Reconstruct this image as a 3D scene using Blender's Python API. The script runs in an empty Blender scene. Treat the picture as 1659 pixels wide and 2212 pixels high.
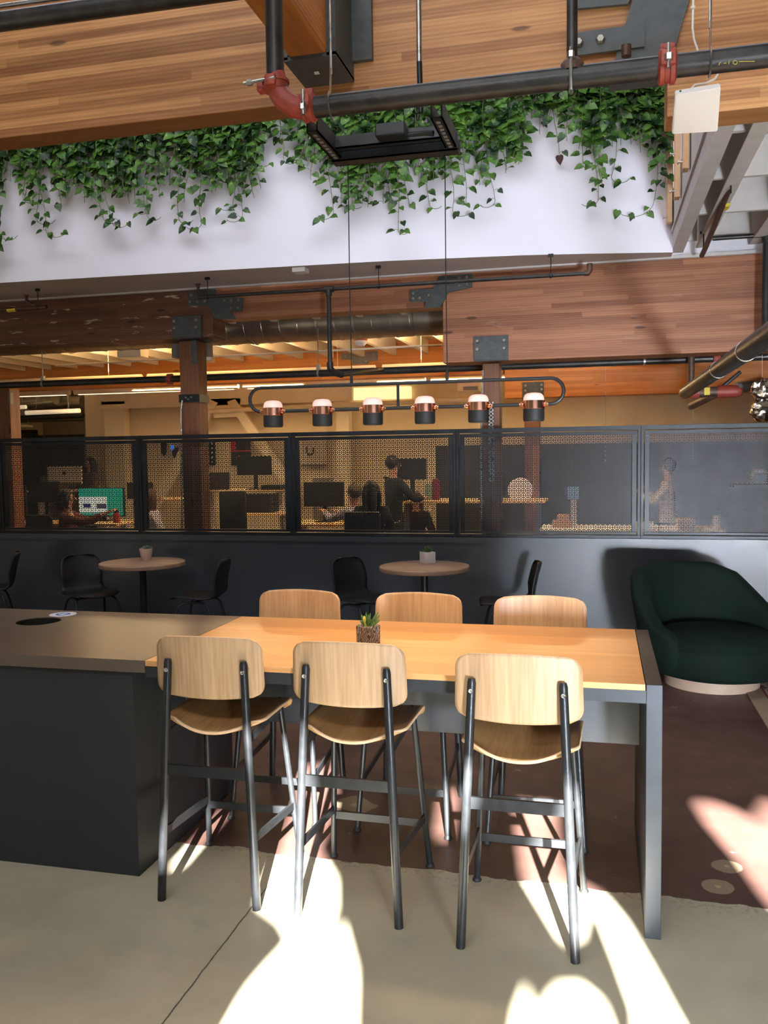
import bpy, bmesh, math, random
from mathutils import Vector, Matrix
random.seed(7)
pi = math.pi
S = bpy.context.scene
C = bpy.context.collection

# ------------------------------------------------------------------ camera
F_PX, PITCH, ROLL, YAW, EYE = 1888.0, .0659, -.0142, .2437, 1.73
_cy, _sy = math.cos(YAW), math.sin(YAW)
FWD = Vector((-_sy*math.cos(PITCH), _cy*math.cos(PITCH), -math.sin(PITCH)))
_R = Vector((_cy, _sy, 0)); _U = _R.cross(FWD)
RIGHT = _R*math.cos(ROLL) + _U*math.sin(ROLL)
UP = -_R*math.sin(ROLL) + _U*math.cos(ROLL)
cam_d = bpy.data.cameras.new('camera'); cam = bpy.data.objects.new('camera', cam_d); C.objects.link(cam)
m = Matrix((RIGHT, UP, -FWD)).transposed().to_4x4(); m.translation = Vector((0, 0, EYE)); cam.matrix_world = m
cam_d.sensor_fit = 'VERTICAL'; cam_d.sensor_height = 24.0; cam_d.lens = F_PX*24.0/2212.0
cam_d.clip_start = .05; cam_d.clip_end = 100
S.camera = cam

def at(px, py, Y):                       # the point of the plane y = Y seen at a pixel of the photograph
    d = FWD + RIGHT*((px-829.5)/F_PX) - UP*((py-1106)/F_PX)
    return Vector((0, 0, EYE)) + d*(Y/d.y)
def atz(px, py, z):
    d = FWD + RIGHT*((px-829.5)/F_PX) - UP*((py-1106)/F_PX)
    return Vector((0, 0, EYE)) + d*((z-EYE)/d.z)

# ------------------------------------------------------------------ light and exposure
S.view_settings.view_transform = 'Standard'; S.view_settings.look = 'None'
S.view_settings.gamma = 1; S.view_settings.use_curve_mapping = False
S.view_settings.exposure = 0.0
w = bpy.data.worlds.new('world'); S.world = w; w.use_nodes = True
w.node_tree.nodes['Background'].inputs[0].default_value = (.75, .87, 1, 1)
w.node_tree.nodes['Background'].inputs[1].default_value = 1.6

def sun_lamp(d, energy, angle, col):
    l = bpy.data.lights.new('sun', 'SUN'); l.energy = energy; l.angle = angle; l.color = col
    o = bpy.data.objects.new('sun', l); C.objects.link(o)
    o.rotation_euler = Vector(d).to_track_quat('-Z', 'Y').to_euler(); o.location = (3, -8, 6)
SUN = Vector((-.23, 1, -.475))
sun_lamp(SUN, 165, .014, (1, .98, .96))

def area(name, loc, target, sx, sy, power, col, spread=None):
    l = bpy.data.lights.new(name, 'AREA'); l.shape = 'RECTANGLE'; l.size = sx; l.size_y = sy
    l.energy = power; l.color = col
    if spread: l.spread = spread
    o = bpy.data.objects.new(name, l); C.objects.link(o); o.location = loc
    o.rotation_euler = (Vector(target)-Vector(loc)).to_track_quat('-Z', 'Y').to_euler()
    return o
COOL = (.80, .88, 1)
area('skylight', (-2.2, 5.4, 6.3), (-2.2, 7.0, 3.6), 7, 1.4, 190, (.85, .86, 1))
area('skylight', (-1.5, 1.2, 6.2), (-1.2, 3.2, 0), 5, 3, 135, (.9, .94, 1))
area('clerestory_window', (-1.0, -1.8, 4.7), (-1.0, 4, 2.2), 3.2, .5, 105, (.98, .97, 1))
area('window_glow', (1.75, -1.8, .55), (.4, 8.1, .95), .55, .5, 98, (.80, .88, 1), 1.0)
WARM = (1, .72, .38)
for X, Y in ((-5.5, 10.9), (-1.2, 10.9), (-6.5, 14.2), (-2.0, 14.2)):
    area('fixture_uplight', (X, Y, 2.92), (X, Y, 5), 3.2, .12, 105, WARM)
    area('fixture_downlight', (X, Y, 2.66), (X, Y, 0), 3.2, .12, 88, WARM)
area('fixture_downlight', (-10.2, 16.8, 2.6), (-10.2, 16.8, 5), 2.5, .2, 60, (1, .8, .5))

# ------------------------------------------------------------------ materials
MATS = {}
def new_mat(name):
    mt = bpy.data.materials.new(name); mt.use_nodes = True; nt = mt.node_tree
    return mt, nt, nt.nodes['Principled BSDF']
def nd(nt, t, **kw):
    n = nt.nodes.new(t)
    for k, v in kw.items():
        if k == 'op': n.operation = v
        elif k.startswith('i_'):
            key = k[2:]; key = int(key) if key.isdigit() else key.replace('_', ' ')
            if isinstance(v, bpy.types.NodeSocket): nt.links.new(v, n.inputs[key])
            else: n.inputs[key].default_value = v
        else: setattr(n, k, v)
    return n
def mth(nt, op, a, b=0.0, c=None, clamp=False):
    n = nt.nodes.new('ShaderNodeMath'); n.operation = op; n.use_clamp = clamp
    for i, v in enumerate((a, b, c)):
        if v is None: continue
        if isinstance(v, bpy.types.NodeSocket): nt.links.new(v, n.inputs[i])
        else: n.inputs[i].default_value = v
    return n.outputs[0]
def mix(nt, f, a, b, mode='MIX'):
    n = nt.nodes.new('ShaderNodeMix'); n.data_type = 'RGBA'; n.blend_type = mode
    for i, v in ((0, f), (6, a), (7, b)):
        if isinstance(v, bpy.types.NodeSocket): nt.links.new(v, n.inputs[i])
        else: n.inputs[i].default_value = v if i == 0 else (*v, 1)
    return n.outputs[2]
def smooth(nt, v, lo, hi, a=0.0, b=1.0):
    n = nt.nodes.new('ShaderNodeMapRange'); n.interpolation_type = 'SMOOTHSTEP'
    nt.links.new(v, n.inputs[0])
    for i, x in enumerate((lo, hi, a, b)): n.inputs[i+1].default_value = x
    return n.outputs[0]
def lin(r, g, b):
    return tuple(((c/255)/12.92 if c/255 <= .04045 else ((c/255+.055)/1.055)**2.4) for c in (r, g, b))
def coords(nt, scale=(1, 1, 1), loc=(0, 0, 0)):
    tc = nt.nodes.new('ShaderNodeTexCoord'); mp = nt.nodes.new('ShaderNodeMapping')
    nt.links.new(tc.outputs['Object'], mp.inputs[0]); mp.inputs['Scale'].default_value = scale; mp.inputs['Location'].default_value = loc
    return mp.outputs[0]
def noise(nt, vec, scale=5, detail=3, rough=.5, out=0):
    n = nd(nt, 'ShaderNodeTexNoise', i_Vector=vec, i_Scale=scale, i_Detail=detail, i_Roughness=rough)
    return n.outputs[out]
def set_p(b, **kw):
    for k, v in kw.items():
        b.inputs[k.replace('_', ' ')].default_value = v
def plain(name, col, rough=.5, metal=0.0, var=.08, scale=12, bump=0.0, sheen=0.0, spec=.5, emit=None, estr=0.0, coat=0.0, rvar=.05):
    if name in MATS: return MATS[name]
    mt, nt, b = new_mat(name)
    v = coords(nt); n = noise(nt, v, scale, 4)
    c = mix(nt, smooth(nt, n, .3, .7), tuple(x*(1-var) for x in col), tuple(min(1, x*(1+var)) for x in col))
    nt.links.new(c, b.inputs['Base Color'])
    r = smooth(nt, n, .2, .8, max(.02, rough-rvar), min(1, rough+rvar)); nt.links.new(r, b.inputs['Roughness'])
    b.inputs['Metallic'].default_value = metal; b.inputs['Specular IOR Level'].default_value = spec
    if sheen: b.inputs['Sheen Weight'].default_value = sheen; b.inputs['Sheen Tint'].default_value = (*[min(1, x*6) for x in col], 1)
    if coat: b.inputs['Coat Weight'].default_value = coat
    if emit: b.inputs['Emission Color'].default_value = (*emit, 1); b.inputs['Emission Strength'].default_value = estr
    if bump:
        bp = nd(nt, 'ShaderNodeBump', i_Strength=bump, i_Distance=.01, i_Height=noise(nt, v, scale*6, 4)); nt.links.new(bp.outputs[0], b.inputs['Normal'])
    MATS[name] = mt; return mt
def glulam(name, c1, c2, lam=.046, seed=0., patches=0.0, rough=.55, along='X', knots=1.0):
    mt, nt, b = new_mat(name)
    tc = nt.nodes.new('ShaderNodeTexCoord'); sp = nd(nt, 'ShaderNodeSeparateXYZ', i_0=tc.outputs['Object'])
    if along == 'X': L, A, B = sp.outputs[0], sp.outputs[2], sp.outputs[1]
    elif along == 'Y': L, A, B = sp.outputs[1], sp.outputs[2], sp.outputs[0]
    else: L, A, B = sp.outputs[2], sp.outputs[0], sp.outputs[1]
    li = mth(nt, 'FLOOR', mth(nt, 'DIVIDE', A, lam))
    w1 = nd(nt, 'ShaderNodeTexWhiteNoise', noise_dimensions='1D', i_W=mth(nt, 'ADD', li, seed)); off = w1.outputs[0]
    ji = mth(nt, 'FLOOR', mth(nt, 'ADD', mth(nt, 'DIVIDE', L, 1.9), mth(nt, 'MULTIPLY', off, 7)))
    w2 = nd(nt, 'ShaderNodeTexWhiteNoise', noise_dimensions='2D')
    cb = nd(nt, 'ShaderNodeCombineXYZ', i_0=li, i_1=ji); nt.links.new(cb.outputs[0], w2.inputs['Vector'])
    board = w2.outputs[0]
    gv = nd(nt, 'ShaderNodeCombineXYZ', i_0=mth(nt, 'MULTIPLY', L, 1.3), i_1=mth(nt, 'MULTIPLY', A, 17), i_2=mth(nt, 'ADD', mth(nt, 'MULTIPLY', B, 12), mth(nt, 'MULTIPLY', board, 30)))
    g1 = noise(nt, gv.outputs[0], 1.6, 5, .6)
    wv = nd(nt, 'ShaderNodeTexWave', wave_type='BANDS', bands_direction='Y', i_Vector=gv.outputs[0], i_Scale=.9, i_Distortion=5, i_Detail=3, i_Detail_Scale=.8)
    f = mth(nt, 'ADD', mth(nt, 'MULTIPLY', board, .34), mth(nt, 'ADD', mth(nt, 'MULTIPLY', g1, .62), mth(nt, 'MULTIPLY', wv.outputs[0], .14)))
    c = mix(nt, smooth(nt, f, .2, 1.05), c1, c2)
    # glue lines
    fr = mth(nt, 'FRACT', mth(nt, 'DIVIDE', A, lam)); ln = smooth(nt, mth(nt, 'ABSOLUTE', mth(nt, 'SUBTRACT', fr, .5)), .46, .5)
    c = mix(nt, mth(nt, 'MULTIPLY', ln, .30), c, tuple(x*.35 for x in c1))
    kv = nd(nt, 'ShaderNodeCombineXYZ', i_0=mth(nt, 'MULTIPLY', L, 1.7), i_1=mth(nt, 'MULTIPLY', A, 6.5), i_2=mth(nt, 'ADD', B, seed))
    vo = nd(nt, 'ShaderNodeTexVoronoi', i_Vector=kv.outputs[0], i_Scale=1.0)
    k = smooth(nt, mth(nt, 'ADD', vo.outputs['Distance'], mth(nt, 'MULTIPLY', noise(nt, gv.outputs[0], 5), .03)), .075, .13, 1, 0)
    c = mix(nt, mth(nt, 'MULTIPLY', k, .8*knots), c, tuple(x*.22 for x in c1))
    if patches:
        pv = nd(nt, 'ShaderNodeCombineXYZ', i_0=mth(nt, 'MULTIPLY', L, 2.2), i_1=mth(nt, 'MULTIPLY', A, 11), i_2=seed)
        p = smooth(nt, noise(nt, pv.outputs[0], 1.4, 6, .65), .61, .64)
        c = mix(nt, mth(nt, 'MULTIPLY', p, patches), c, lin(205, 180, 160))
    nt.links.new(c, b.inputs['Base Color']); b.inputs['Roughness'].default_value = rough
    bp = nd(nt, 'ShaderNodeBump', i_Strength=.15, i_Distance=.004, i_Height=f); nt.links.new(bp.outputs[0], b.inputs['Normal'])
    return mt
def veneer(name, c1, c2, axis='X', rough=.38, plank=0.0, dens=70):
    """fine straight-grained wood, grain along axis"""
    mt, nt, b = new_mat(name)
    tc = nt.nodes.new('ShaderNodeTexCoord'); mp = nt.nodes.new('ShaderNodeMapping'); nt.links.new(tc.outputs['Object'], mp.inputs[0])
    sc = {'X': (1.2, dens, dens), 'Y': (dens, 1.2, dens), 'Z': (dens, dens, 1.2)}[axis]
    mp.inputs['Scale'].default_value = sc
    oi = nt.nodes.new('ShaderNodeObjectInfo')
    cb = nd(nt, 'ShaderNodeCombineXYZ', i_0=mth(nt, 'MULTIPLY', oi.outputs['Random'], 40)); ad = nd(nt, 'ShaderNodeVectorMath', i_0=mp.outputs[0], i_1=cb.outputs[0])
    v = ad.outputs[0]
    a = noise(nt, v, 1.0, 4, .6); bb = noise(nt, v, .12, 3, .5)
    f = mth(nt, 'ADD', mth(nt, 'MULTIPLY', a, .5), mth(nt, 'MULTIPLY', bb, .5))
    c = mix(nt, smooth(nt, f, .32, .68), c1, c2)
    if plank:
        sp = nd(nt, 'ShaderNodeSeparateXYZ', i_0=tc.outputs['Object'])
        pv = mth(nt, 'FLOOR', mth(nt, 'DIVIDE', sp.outputs[1], plank))
        wn = nd(nt, 'ShaderNodeTexWhiteNoise', noise_dimensions='1D', i_W=pv)
        c = mix(nt, mth(nt, 'MULTIPLY', wn.outputs[0], .5), c, tuple(x*.78 for x in c1))
    nt.links.new(c, b.inputs['Base Color']); b.inputs['Roughness'].default_value = rough
    return mt

DFIR1, DFIR2 = lin(120, 72, 42), lin(205, 150, 100)
M = {}
M['beam_top'] = glulam('honey_glulam', lin(146, 94, 54), lin(216, 160, 104), seed=3, knots=.9)
M['beam_mid'] = glulam('brown_glulam', lin(126, 76, 50), lin(186, 126, 90), seed=8, patches=.12)
M['beam_old_shaded'] = glulam('weathered_shaded_glulam', lin(80, 48, 34), lin(128, 82, 58), seed=15, patches=.7)  # wood painted darker for the weaker light at left; pale scars are real wear
M['beam_far'] = glulam('orange_glulam', lin(190, 112, 46), lin(236, 158, 78), seed=21)
M['column'] = glulam('timber_column_wood', lin(98, 58, 36), lin(168, 108, 68), lam=.2, along='Z', seed=4)
M['purlin'] = glulam('purlin_wood', lin(125, 70, 32), lin(215, 140, 72), lam=.3, along='Y', seed=9, knots=.3)
M['steel_plate'] = plain('painted_steel_plate', lin(78, 82, 83), .5, .2, .15, 20, spec=.4)
M['dark_steel'] = plain('dark_steel', lin(50, 53, 56), .42, .35, .12, 9)
M['black_metal'] = plain('black_powder_coat', lin(38, 40, 42), .38, .3, .1, 30, spec=.5)
M['black_matte'] = plain('matte_black', lin(24, 25, 26), .6, 0, .1, 20)
M['screen_steel'] = plain('blackened_steel', lin(34, 37, 40), .4, .3, .25, 6, spec=.35)
M['pipe'] = plain('black_iron_pipe', lin(50, 48, 46), .4, .3, .3, 14, bump=.1)
M['pipe_brown'] = plain('rusty_iron_pipe', lin(84, 62, 50), .5, .3, .35, 20, bump=.1)
M['red'] = plain('red_oxide_coupling', lin(150, 62, 48), .5, 0, .18, 30, bump=.2)
M['zinc'] = plain('zinc_steel', lin(190, 190, 185), .3, .9, .1, 30)
M['bolt'] = plain('bolt_steel', lin(150, 146, 138), .4, .8, .15, 60)
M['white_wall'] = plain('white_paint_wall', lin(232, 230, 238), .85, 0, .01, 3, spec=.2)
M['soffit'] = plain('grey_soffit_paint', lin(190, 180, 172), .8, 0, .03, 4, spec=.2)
M['white_wood'] = plain('white_painted_joist', lin(205, 200, 196), .7, 0, .05, 8, bump=.1)
M['dark_wall'] = plain('charcoal_wall_paint', lin(52, 56, 61), .38, 0, .04, 3, spec=.6)
M['cabinet'] = plain('charcoal_laminate', lin(46, 49, 52), .55, 0, .05, 6, spec=.4)
M['counter'] = plain('grey_quartz', lin(98, 86, 76), .3, 0, .04, 40, spec=.5, rvar=.005)
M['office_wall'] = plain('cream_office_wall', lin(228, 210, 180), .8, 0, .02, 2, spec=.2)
M['cream_steel'] = plain('cream_painted_steel', lin(236, 222, 196), .6, 0, .02, 5)
M['plywood_edge'] = plain('plywood_edge', lin(228, 190, 150), .6, 0, .06, 60)
M['oak'] = veneer('oak_veneer', lin(160, 126, 90), lin(198, 164, 126), 'Z', .42)
M['oak_seat'] = veneer('oak_veneer_seat', lin(165, 122, 72), lin(200, 158, 104), 'Y', .4)
M['table_wood'] = veneer('fir_tabletop', lin(196, 138, 84), lin(220, 166, 108), 'X', .3, plank=.14, dens=45)
M['bistro_wood'] = veneer('bistro_laminate', lin(150, 118, 96), lin(176, 144, 118), 'X', .4, dens=60)
M['velvet'] = plain('green_velvet', lin(4, 19, 13), .85, 0, .35, 5, sheen=.12, spec=.2)
M['tan'] = plain('tan_base', lin(178, 152, 130), .5, 0, .05, 10)
M['copper'] = plain('polished_copper', lin(240, 176, 146), .2, 1, .03, 10)
M['glass_dome'] = plain('frosted_pink_glass', lin(232, 190, 178), .35, 0, .02, 10, emit=lin(246, 196, 182), estr=.55)
M['lens'] = plain('lamp_lens', (1, .9, .7), .4, 0, 0, 5, emit=(1, .72, .42), estr=6)
M['black_shell'] = plain('black_plastic_shell', lin(20, 20, 22), .55, 0, .05, 20)
M['white_pot'] = plain('white_ceramic', lin(205, 195, 188), .45, 0, .04, 20)
M['speckle_pot'] = plain('speckled_concrete_pot', lin(206, 178, 160), .8, 0, .14, 120, bump=.4)
M['soil'] = plain('gravel_soil', lin(110, 72, 52), .9, 0, .4, 80, bump=.8)
M['succulent'] = plain('succulent_green', lin(70, 110, 50), .5, 0, .3, 30)
M['succulent_pale'] = plain('succulent_pale', lin(105, 135, 105), .5, 0, .25, 30)
M['succulent_yellow'] = plain('succulent_yellow', lin(215, 205, 90), .5, 0, .15, 30)
M['vine_stem'] = plain('vine_stem', lin(92, 112, 60), .6, 0, .2, 20)
M['white_plastic'] = plain('white_plastic', lin(226, 220, 212), .5, 0, .02, 10)
M['blue_print'] = plain('blue_print', lin(44, 108, 164), .5, 0, .03, 10)
M['sticker'] = plain('white_sticker', lin(225, 228, 232), .4, 0, .02, 10)
M['dead_leaf'] = plain('dead_leaf', lin(62, 36, 34), .8, 0, .2, 30)
M['foil'] = plain('silver_foil', lin(205, 195, 180), .16, 1, .1, 4)
M['light_wood'] = plain('light_baluster_wood', lin(226, 186, 140), .6, 0, .06, 20)
M['yellow_tag'] = plain('yellow_tag', lin(215, 190, 60), .6, 0, .05, 10)
M['black_screen'] = plain('black_screen', lin(16, 17, 20), .25, 0, .05, 10)
M['grey_plastic'] = plain('grey_plastic', lin(120, 116, 112), .45, 0, .06, 10)
M['desk_wood'] = plain('blond_desk_wood', lin(222, 184, 132), .5, 0, .06, 10)
M['cardboard'] = plain('cardboard', lin(188, 140, 100), .8, 0, .06, 14)
M['dark_partition'] = plain('dark_partition', lin(60, 58, 54), .7, 0, .04, 3)
def leaf_mat():
    mt, nt, b = new_mat('pothos_leaf'); v = coords(nt)
    n = noise(nt, v, 9, 3); n2 = noise(nt, v, 38, 3, .6)
    c = mix(nt, smooth(nt, n, .38, .62), lin(18, 46, 16), lin(74, 112, 40))
    c = mix(nt, smooth(nt, n2, .60, .68), c, lin(130, 158, 66))
    nt.links.new(c, b.inputs['Base Color']); b.inputs['Roughness'].default_value = .45; b.inputs['Specular IOR Level'].default_value = .35
    return mt
M['leaf'] = leaf_mat()
def duct_mat():
    mt, nt, b = new_mat('galvanised_duct'); v = coords(nt, (1, 1, 1)); n = noise(nt, v, 8, 4)
    c = mix(nt, n, lin(120, 110, 96), lin(176, 166, 150)); nt.links.new(c, b.inputs['Base Color'])
    set_p(b, Metallic=.85, Roughness=.35); return mt
M['duct'] = duct_mat()
def foor():
    mt, nt, b = new_mat('stained_concrete')
    tc = nt.nodes.new('ShaderNodeTexCoord'); P = tc.outputs['Object']; sp = nd(nt, 'ShaderNodeSeparateXYZ', i_0=P)
    x, y = sp.outputs[0], sp.outputs[1]
    big = noise(nt, P, 1.1, 5, .6); mid = noise(nt, P, 6, 6, .6); fine = noise(nt, P, 55, 5, .7)
    grey = mix(nt, smooth(nt, big, .3, .7), lin(160, 153, 131), lin(186, 178, 153))
    grey = mix(nt, smooth(nt, mid, .55, .8, 0, .5), grey, lin(148, 146, 128))
    pit = smooth(nt, fine, .66, .74); grey = mix(nt, mth(nt, 'MULTIPLY', pit, .35), grey, lin(90, 80, 70))
    red = mix(nt, smooth(nt, big, .3, .7), lin(74, 52, 46), lin(96, 70, 62))
    red = mix(nt, smooth(nt, mid, .4, .9, 0, .6), red, lin(64, 50, 40))
    patch = smooth(nt, noise(nt, P, 5.2, 6, .62), .675, .69)
    red = mix(nt, mth(nt, 'MULTIPLY', patch, .45), red, lin(158, 140, 120))
    red = mix(nt, mth(nt, 'MULTIPLY', pit, .10), red, lin(150, 130, 116))
    edge = mth(nt, 'ADD', y, mth(nt, 'ADD', mth(nt, 'MULTIPLY', mth(nt, 'SUBTRACT', noise(nt, P, 5, 5, .65), .5), .10), mth(nt, 'MULTIPLY', x, .022)))
    bd = smooth(nt, edge, 3.452, 3.458)
    col = mix(nt, bd, grey, red)
    # darker pitted rim on the grey side of the seam
    rim = mth(nt, 'MULTIPLY', smooth(nt, edge, 3.30, 3.45), mth(nt, 'MULTIPLY', smooth(nt, edge, 3.45, 3.456, 1, 0), smooth(nt, noise(nt, P, 40, 4, .7), .5, .62)))
    col = mix(nt, mth(nt, 'MULTIPLY', rim, .4), col, lin(84, 80, 70))
    # pale round floor plugs
    for cx, cyy, r in ((.453, 3.577, .062), (.512, 3.762, .062), (-1.178, 4.06, .09)):
        dx = mth(nt, 'SUBTRACT', x, cx); dy = mth(nt, 'SUBTRACT', y, cyy)
        d = mth(nt, 'SQRT', mth(nt, 'ADD', mth(nt, 'MULTIPLY', dx, dx), mth(nt, 'MULTIPLY', dy, dy)))
        wob = mth(nt, 'ADD', d, mth(nt, 'MULTIPLY', mth(nt, 'SUBTRACT', mid, .5), .03 if r < .08 else .2))
        c1 = smooth(nt, wob, r-.004, r, 1, 0)
        col = mix(nt, mth(nt, 'MULTIPLY', c1, .75), col, lin(148, 132, 108))
        col = mix(nt, mth(nt, 'MULTIPLY', smooth(nt, mth(nt, 'ADD', d, mth(nt, 'MULTIPLY', fine, .03)), r*.35, r*.5, 1, 0), .6), col, lin(196, 170, 132))
    # saw-cut joint
    jx = mth(nt, 'ABSOLUTE', mth(nt, 'ADD', mth(nt, 'ADD', x, 1.300), mth(nt, 'MULTIPLY', mth(nt, 'SUBTRACT', noise(nt, P, 14, 4), .5), .012)))
    j = mth(nt, 'MULTIPLY', smooth(nt, jx, .0018, .0042, 1, 0), smooth(nt, y, 3.2, 3.25, 1, 0))
    col = mix(nt, mth(nt, 'MULTIPLY', j, .85), col, lin(40, 34, 30))
    nt.links.new(col, b.inputs['Base Color'])
    r = mth(nt, 'ADD', smooth(nt, mid, .3, .7, .40, .47), mth(nt, 'MULTIPLY', bd, .05)); nt.links.new(r, b.inputs['Roughness'])
    b.inputs['Specular IOR Level'].default_value = .4
    bp = nd(nt, 'ShaderNodeBump', i_Strength=.12, i_Distance=.003, i_Height=fine); nt.links.new(bp.outputs[0], b.inputs['Normal'])
    return mt
M['floor'] = foor()

# ------------------------------------------------------------------ mesh helpers
class MB:
    """collects world-space geometry, builds ONE mesh object relative to its parent"""
    def __init__(s): s.bm = bmesh.new()
    def box(s, x0, x1, y0, y1, z0, z1, bev=0.0):
        r = bmesh.ops.create_cube(s.bm, size=1)
        for v in r['verts']:
            v.co = Vector(((x0+x1)/2+v.co.x*abs(x1-x0), (y0+y1)/2+v.co.y*abs(y1-y0), (z0+z1)/2+v.co.z*abs(z1-z0)))
        if bev:
            es = list({e for v in r['verts'] for e in v.link_edges})
            bmesh.ops.bevel(s.bm, geom=es, offset=bev, segments=2, affect='EDGES', profile=.5)
        return s
    def hexa(s, a, b):
        """a, b: two matching polygons joined as a prism"""
        va = [s.bm.verts.new(p) for p in a]; vb = [s.bm.verts.new(p) for p in b]; n = len(a)
        s.bm.faces.new(va); s.bm.faces.new(vb[::-1])
        for i in range(n): s.bm.faces.new((va[i], vb[i], vb[(i+1) % n], va[(i+1) % n]))
        return s
    def prism(s, pts, d):
        d = Vector(d); return s.hexa([Vector(p) for p in pts], [Vector(p)+d for p in pts])
    def frames(s, pts):
        pts = [Vector(p) for p in pts]; T = []
        for i in range(len(pts)):
            a = pts[max(0, i-1)]; b = pts[min(len(pts)-1, i+1)]; T.append((b-a).normalized())
        ref = Vector((0, 0, 1)) if abs(T[0].z) < .9 else Vector((1, 0, 0))
        n = T[0].cross(ref).normalized(); out = []
        for p, t in zip(pts, T):
            n = (n - t*n.dot(t)).normalized(); out.append((p, n, t.cross(n)))
        return out
    def tube(s, pts, r, seg=12, cap=True, flat=1.0):
        fr = s.frames(pts); rs = r if isinstance(r, (list, tuple)) else [r]*len(fr); rings = []
        for (p, n, b), rr in zip(fr, rs):
            rings.append([s.bm.verts.new(p+n*(rr*math.cos(2*pi*k/seg))+b*(rr*flat*math.sin(2*pi*k/seg))) for k in range(seg)])
        for A, B in zip(rings, rings[1:]):
            for k in range(seg): s.bm.faces.new((A[k], A[(k+1) % seg], B[(k+1) % seg], B[k]))
        if cap: s.bm.faces.new(rings[0][::-1]); s.bm.faces.new(rings[-1])
        return s
    def lathe(s, c, prof, seg=32, axis='Z'):
        c = Vector(c); rings = []
        def P(r, z, a):
            v = Vector((r*math.cos(a), r*math.sin(a), z))
            if axis == 'X': v = Vector((z, v.x, v.y))
            if axis == 'Y': v = Vector((v.x, z, v.y))
            return c+v
        for r, z in prof:
            if r < 1e-6: rings.append([s.bm.verts.new(P(0, z, 0))])
            else: rings.append([s.bm.verts.new(P(r, z, 2*pi*k/seg)) for k in range(seg)])
        for A, B in zip(rings, rings[1:]):
            for k in range(seg):
                k2 = (k+1) % seg
                if len(A) == 1 and len(B) > 1: s.bm.faces.new((A[0], B[k2], B[k]))
                elif len(B) == 1 and len(A) > 1: s.bm.faces.new((A[k], A[k2], B[0]))
                elif len(A) > 1: s.bm.faces.new((A[k], A[k2], B[k2], B[k]))
        for ring, e in ((rings[0], 0), (rings[-1], 1)):
            if len(ring) > 1: s.bm.faces.new(ring if e else ring[::-1])
        return s
    def grid(s, fn, nu, nv, closed=False):
        g = [[s.bm.verts.new(fn(i/(nu-1), j/(nv-1))) for j in range(nv)] for i in range(nu)]
        for i in range(nu-1):
            for j in range(nv-1): s.bm.faces.new((g[i][j], g[i+1][j], g[i+1][j+1], g[i][j+1]))
        return g
    def ball(s, c, rx, ry=None, rz=None, seg=12, rings=8):
        ry = ry or rx; rz = rz or rx; c = Vector(c)
        prof = [(math.sin(pi*i/rings), -math.cos(pi*i/rings)) for i in range(rings+1)]; vs0 = len(s.bm.verts)
        s.lathe((0, 0, 0), prof, seg); s.bm.verts.ensure_lookup_table()
        for v in list(s.bm.verts)[vs0:]: v.co = Vector((v.co.x*rx, v.co.y*ry, v.co.z*rz))+c
        return s
    def build(s, name, mat, parent=None, smooth_=40, origin=None, mods=()):
        off = Vector(parent.location) if parent is not None and parent.parent is None else None
        if parent is not None and parent.parent is not None:
            off = Vector(parent['wo']) if 'wo' in parent.keys() else Vector((0, 0, 0))
        if parent is None: off = Vector(origin) if origin is not None else Vector((0, 0, 0))
        loc = Vector((0, 0, 0))
        if parent is None and origin is None:
            vs = [v.co for v in s.bm.verts]
            loc = Vector(((min(v.x for v in vs)+max(v.x for v in vs))/2, (min(v.y for v in vs)+max(v.y for v in vs))/2, min(v.z for v in vs))); off = loc
        elif parent is None: loc = Vector(origin)
        for v in s.bm.verts: v.co = v.co - off
        bmesh.ops.recalc_face_normals(s.bm, faces=s.bm.faces[:])
        me = bpy.data.meshes.new(name); s.bm.to_mesh(me); s.bm.free()
        for mm in (mat if isinstance(mat, (list, tuple)) else [mat]): me.materials.append(M[mm] if isinstance(mm, str) else mm)
        o = bpy.data.objects.new(name, me); C.objects.link(o); o.location = loc
        if parent is not None: o.parent = parent; 
        if smooth_:
            for p in me.polygons: p.use_smooth = True
            try: me.set_sharp_from_angle(angle=math.radians(smooth_))
            except Exception: pass
        return o
def note_origin(o, parent):          # remember the world origin of a part that will carry sub-parts
    o['wo'] = tuple(parent.location) if parent is not None else tuple(o.location)
    return o
def strip_notes():
    for o in bpy.data.objects:
        if 'wo' in o.keys(): del o['wo']
def thing(name, label, cat, loc=(0, 0, 0), group=None):
    o = bpy.data.objects.new(name, None); C.objects.link(o); o.location = loc; o.empty_display_size = .1
    o['label'] = label; o['category'] = cat
    if group: o['group'] = group
    return o
def tag(o, label, cat, group=None, kind=None):
    o['label'] = label; o['category'] = cat
    if group: o['group'] = group
    if kind: o['kind'] = kind
    return o
def struct(o): o['kind'] = 'structure'; return o
def part(mb, name, mat, parent, sm=40):
    o = mb.build(name, mat, parent, sm); o['wo'] = tuple(parent['wo']) if 'wo' in parent.keys() else tuple(parent.location)
    return o
def dup(root, loc, rotz, label, group=None):
    r = root.copy(); C.objects.link(r); r.location = loc; r.rotation_euler = (0, 0, rotz); r['label'] = label
    if group: r['group'] = group
    for ch in [c for c in root.children]:
        c = ch.copy(); C.objects.link(c); c.parent = r
        for g in ch.children:
            d = g.copy(); C.objects.link(d); d.parent = c
    return r
def solid(o, t, off=0.0):
    md = o.modifiers.new('thickness', 'SOLIDIFY'); md.thickness = t; md.offset = off
def subsurf(o, n=1):
    md = o.modifiers.new('smooth', 'SUBSURF'); md.levels = n; md.render_levels = n
def poly_at(pts, Y): return [at(px, py, Y) for px, py in pts]
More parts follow.
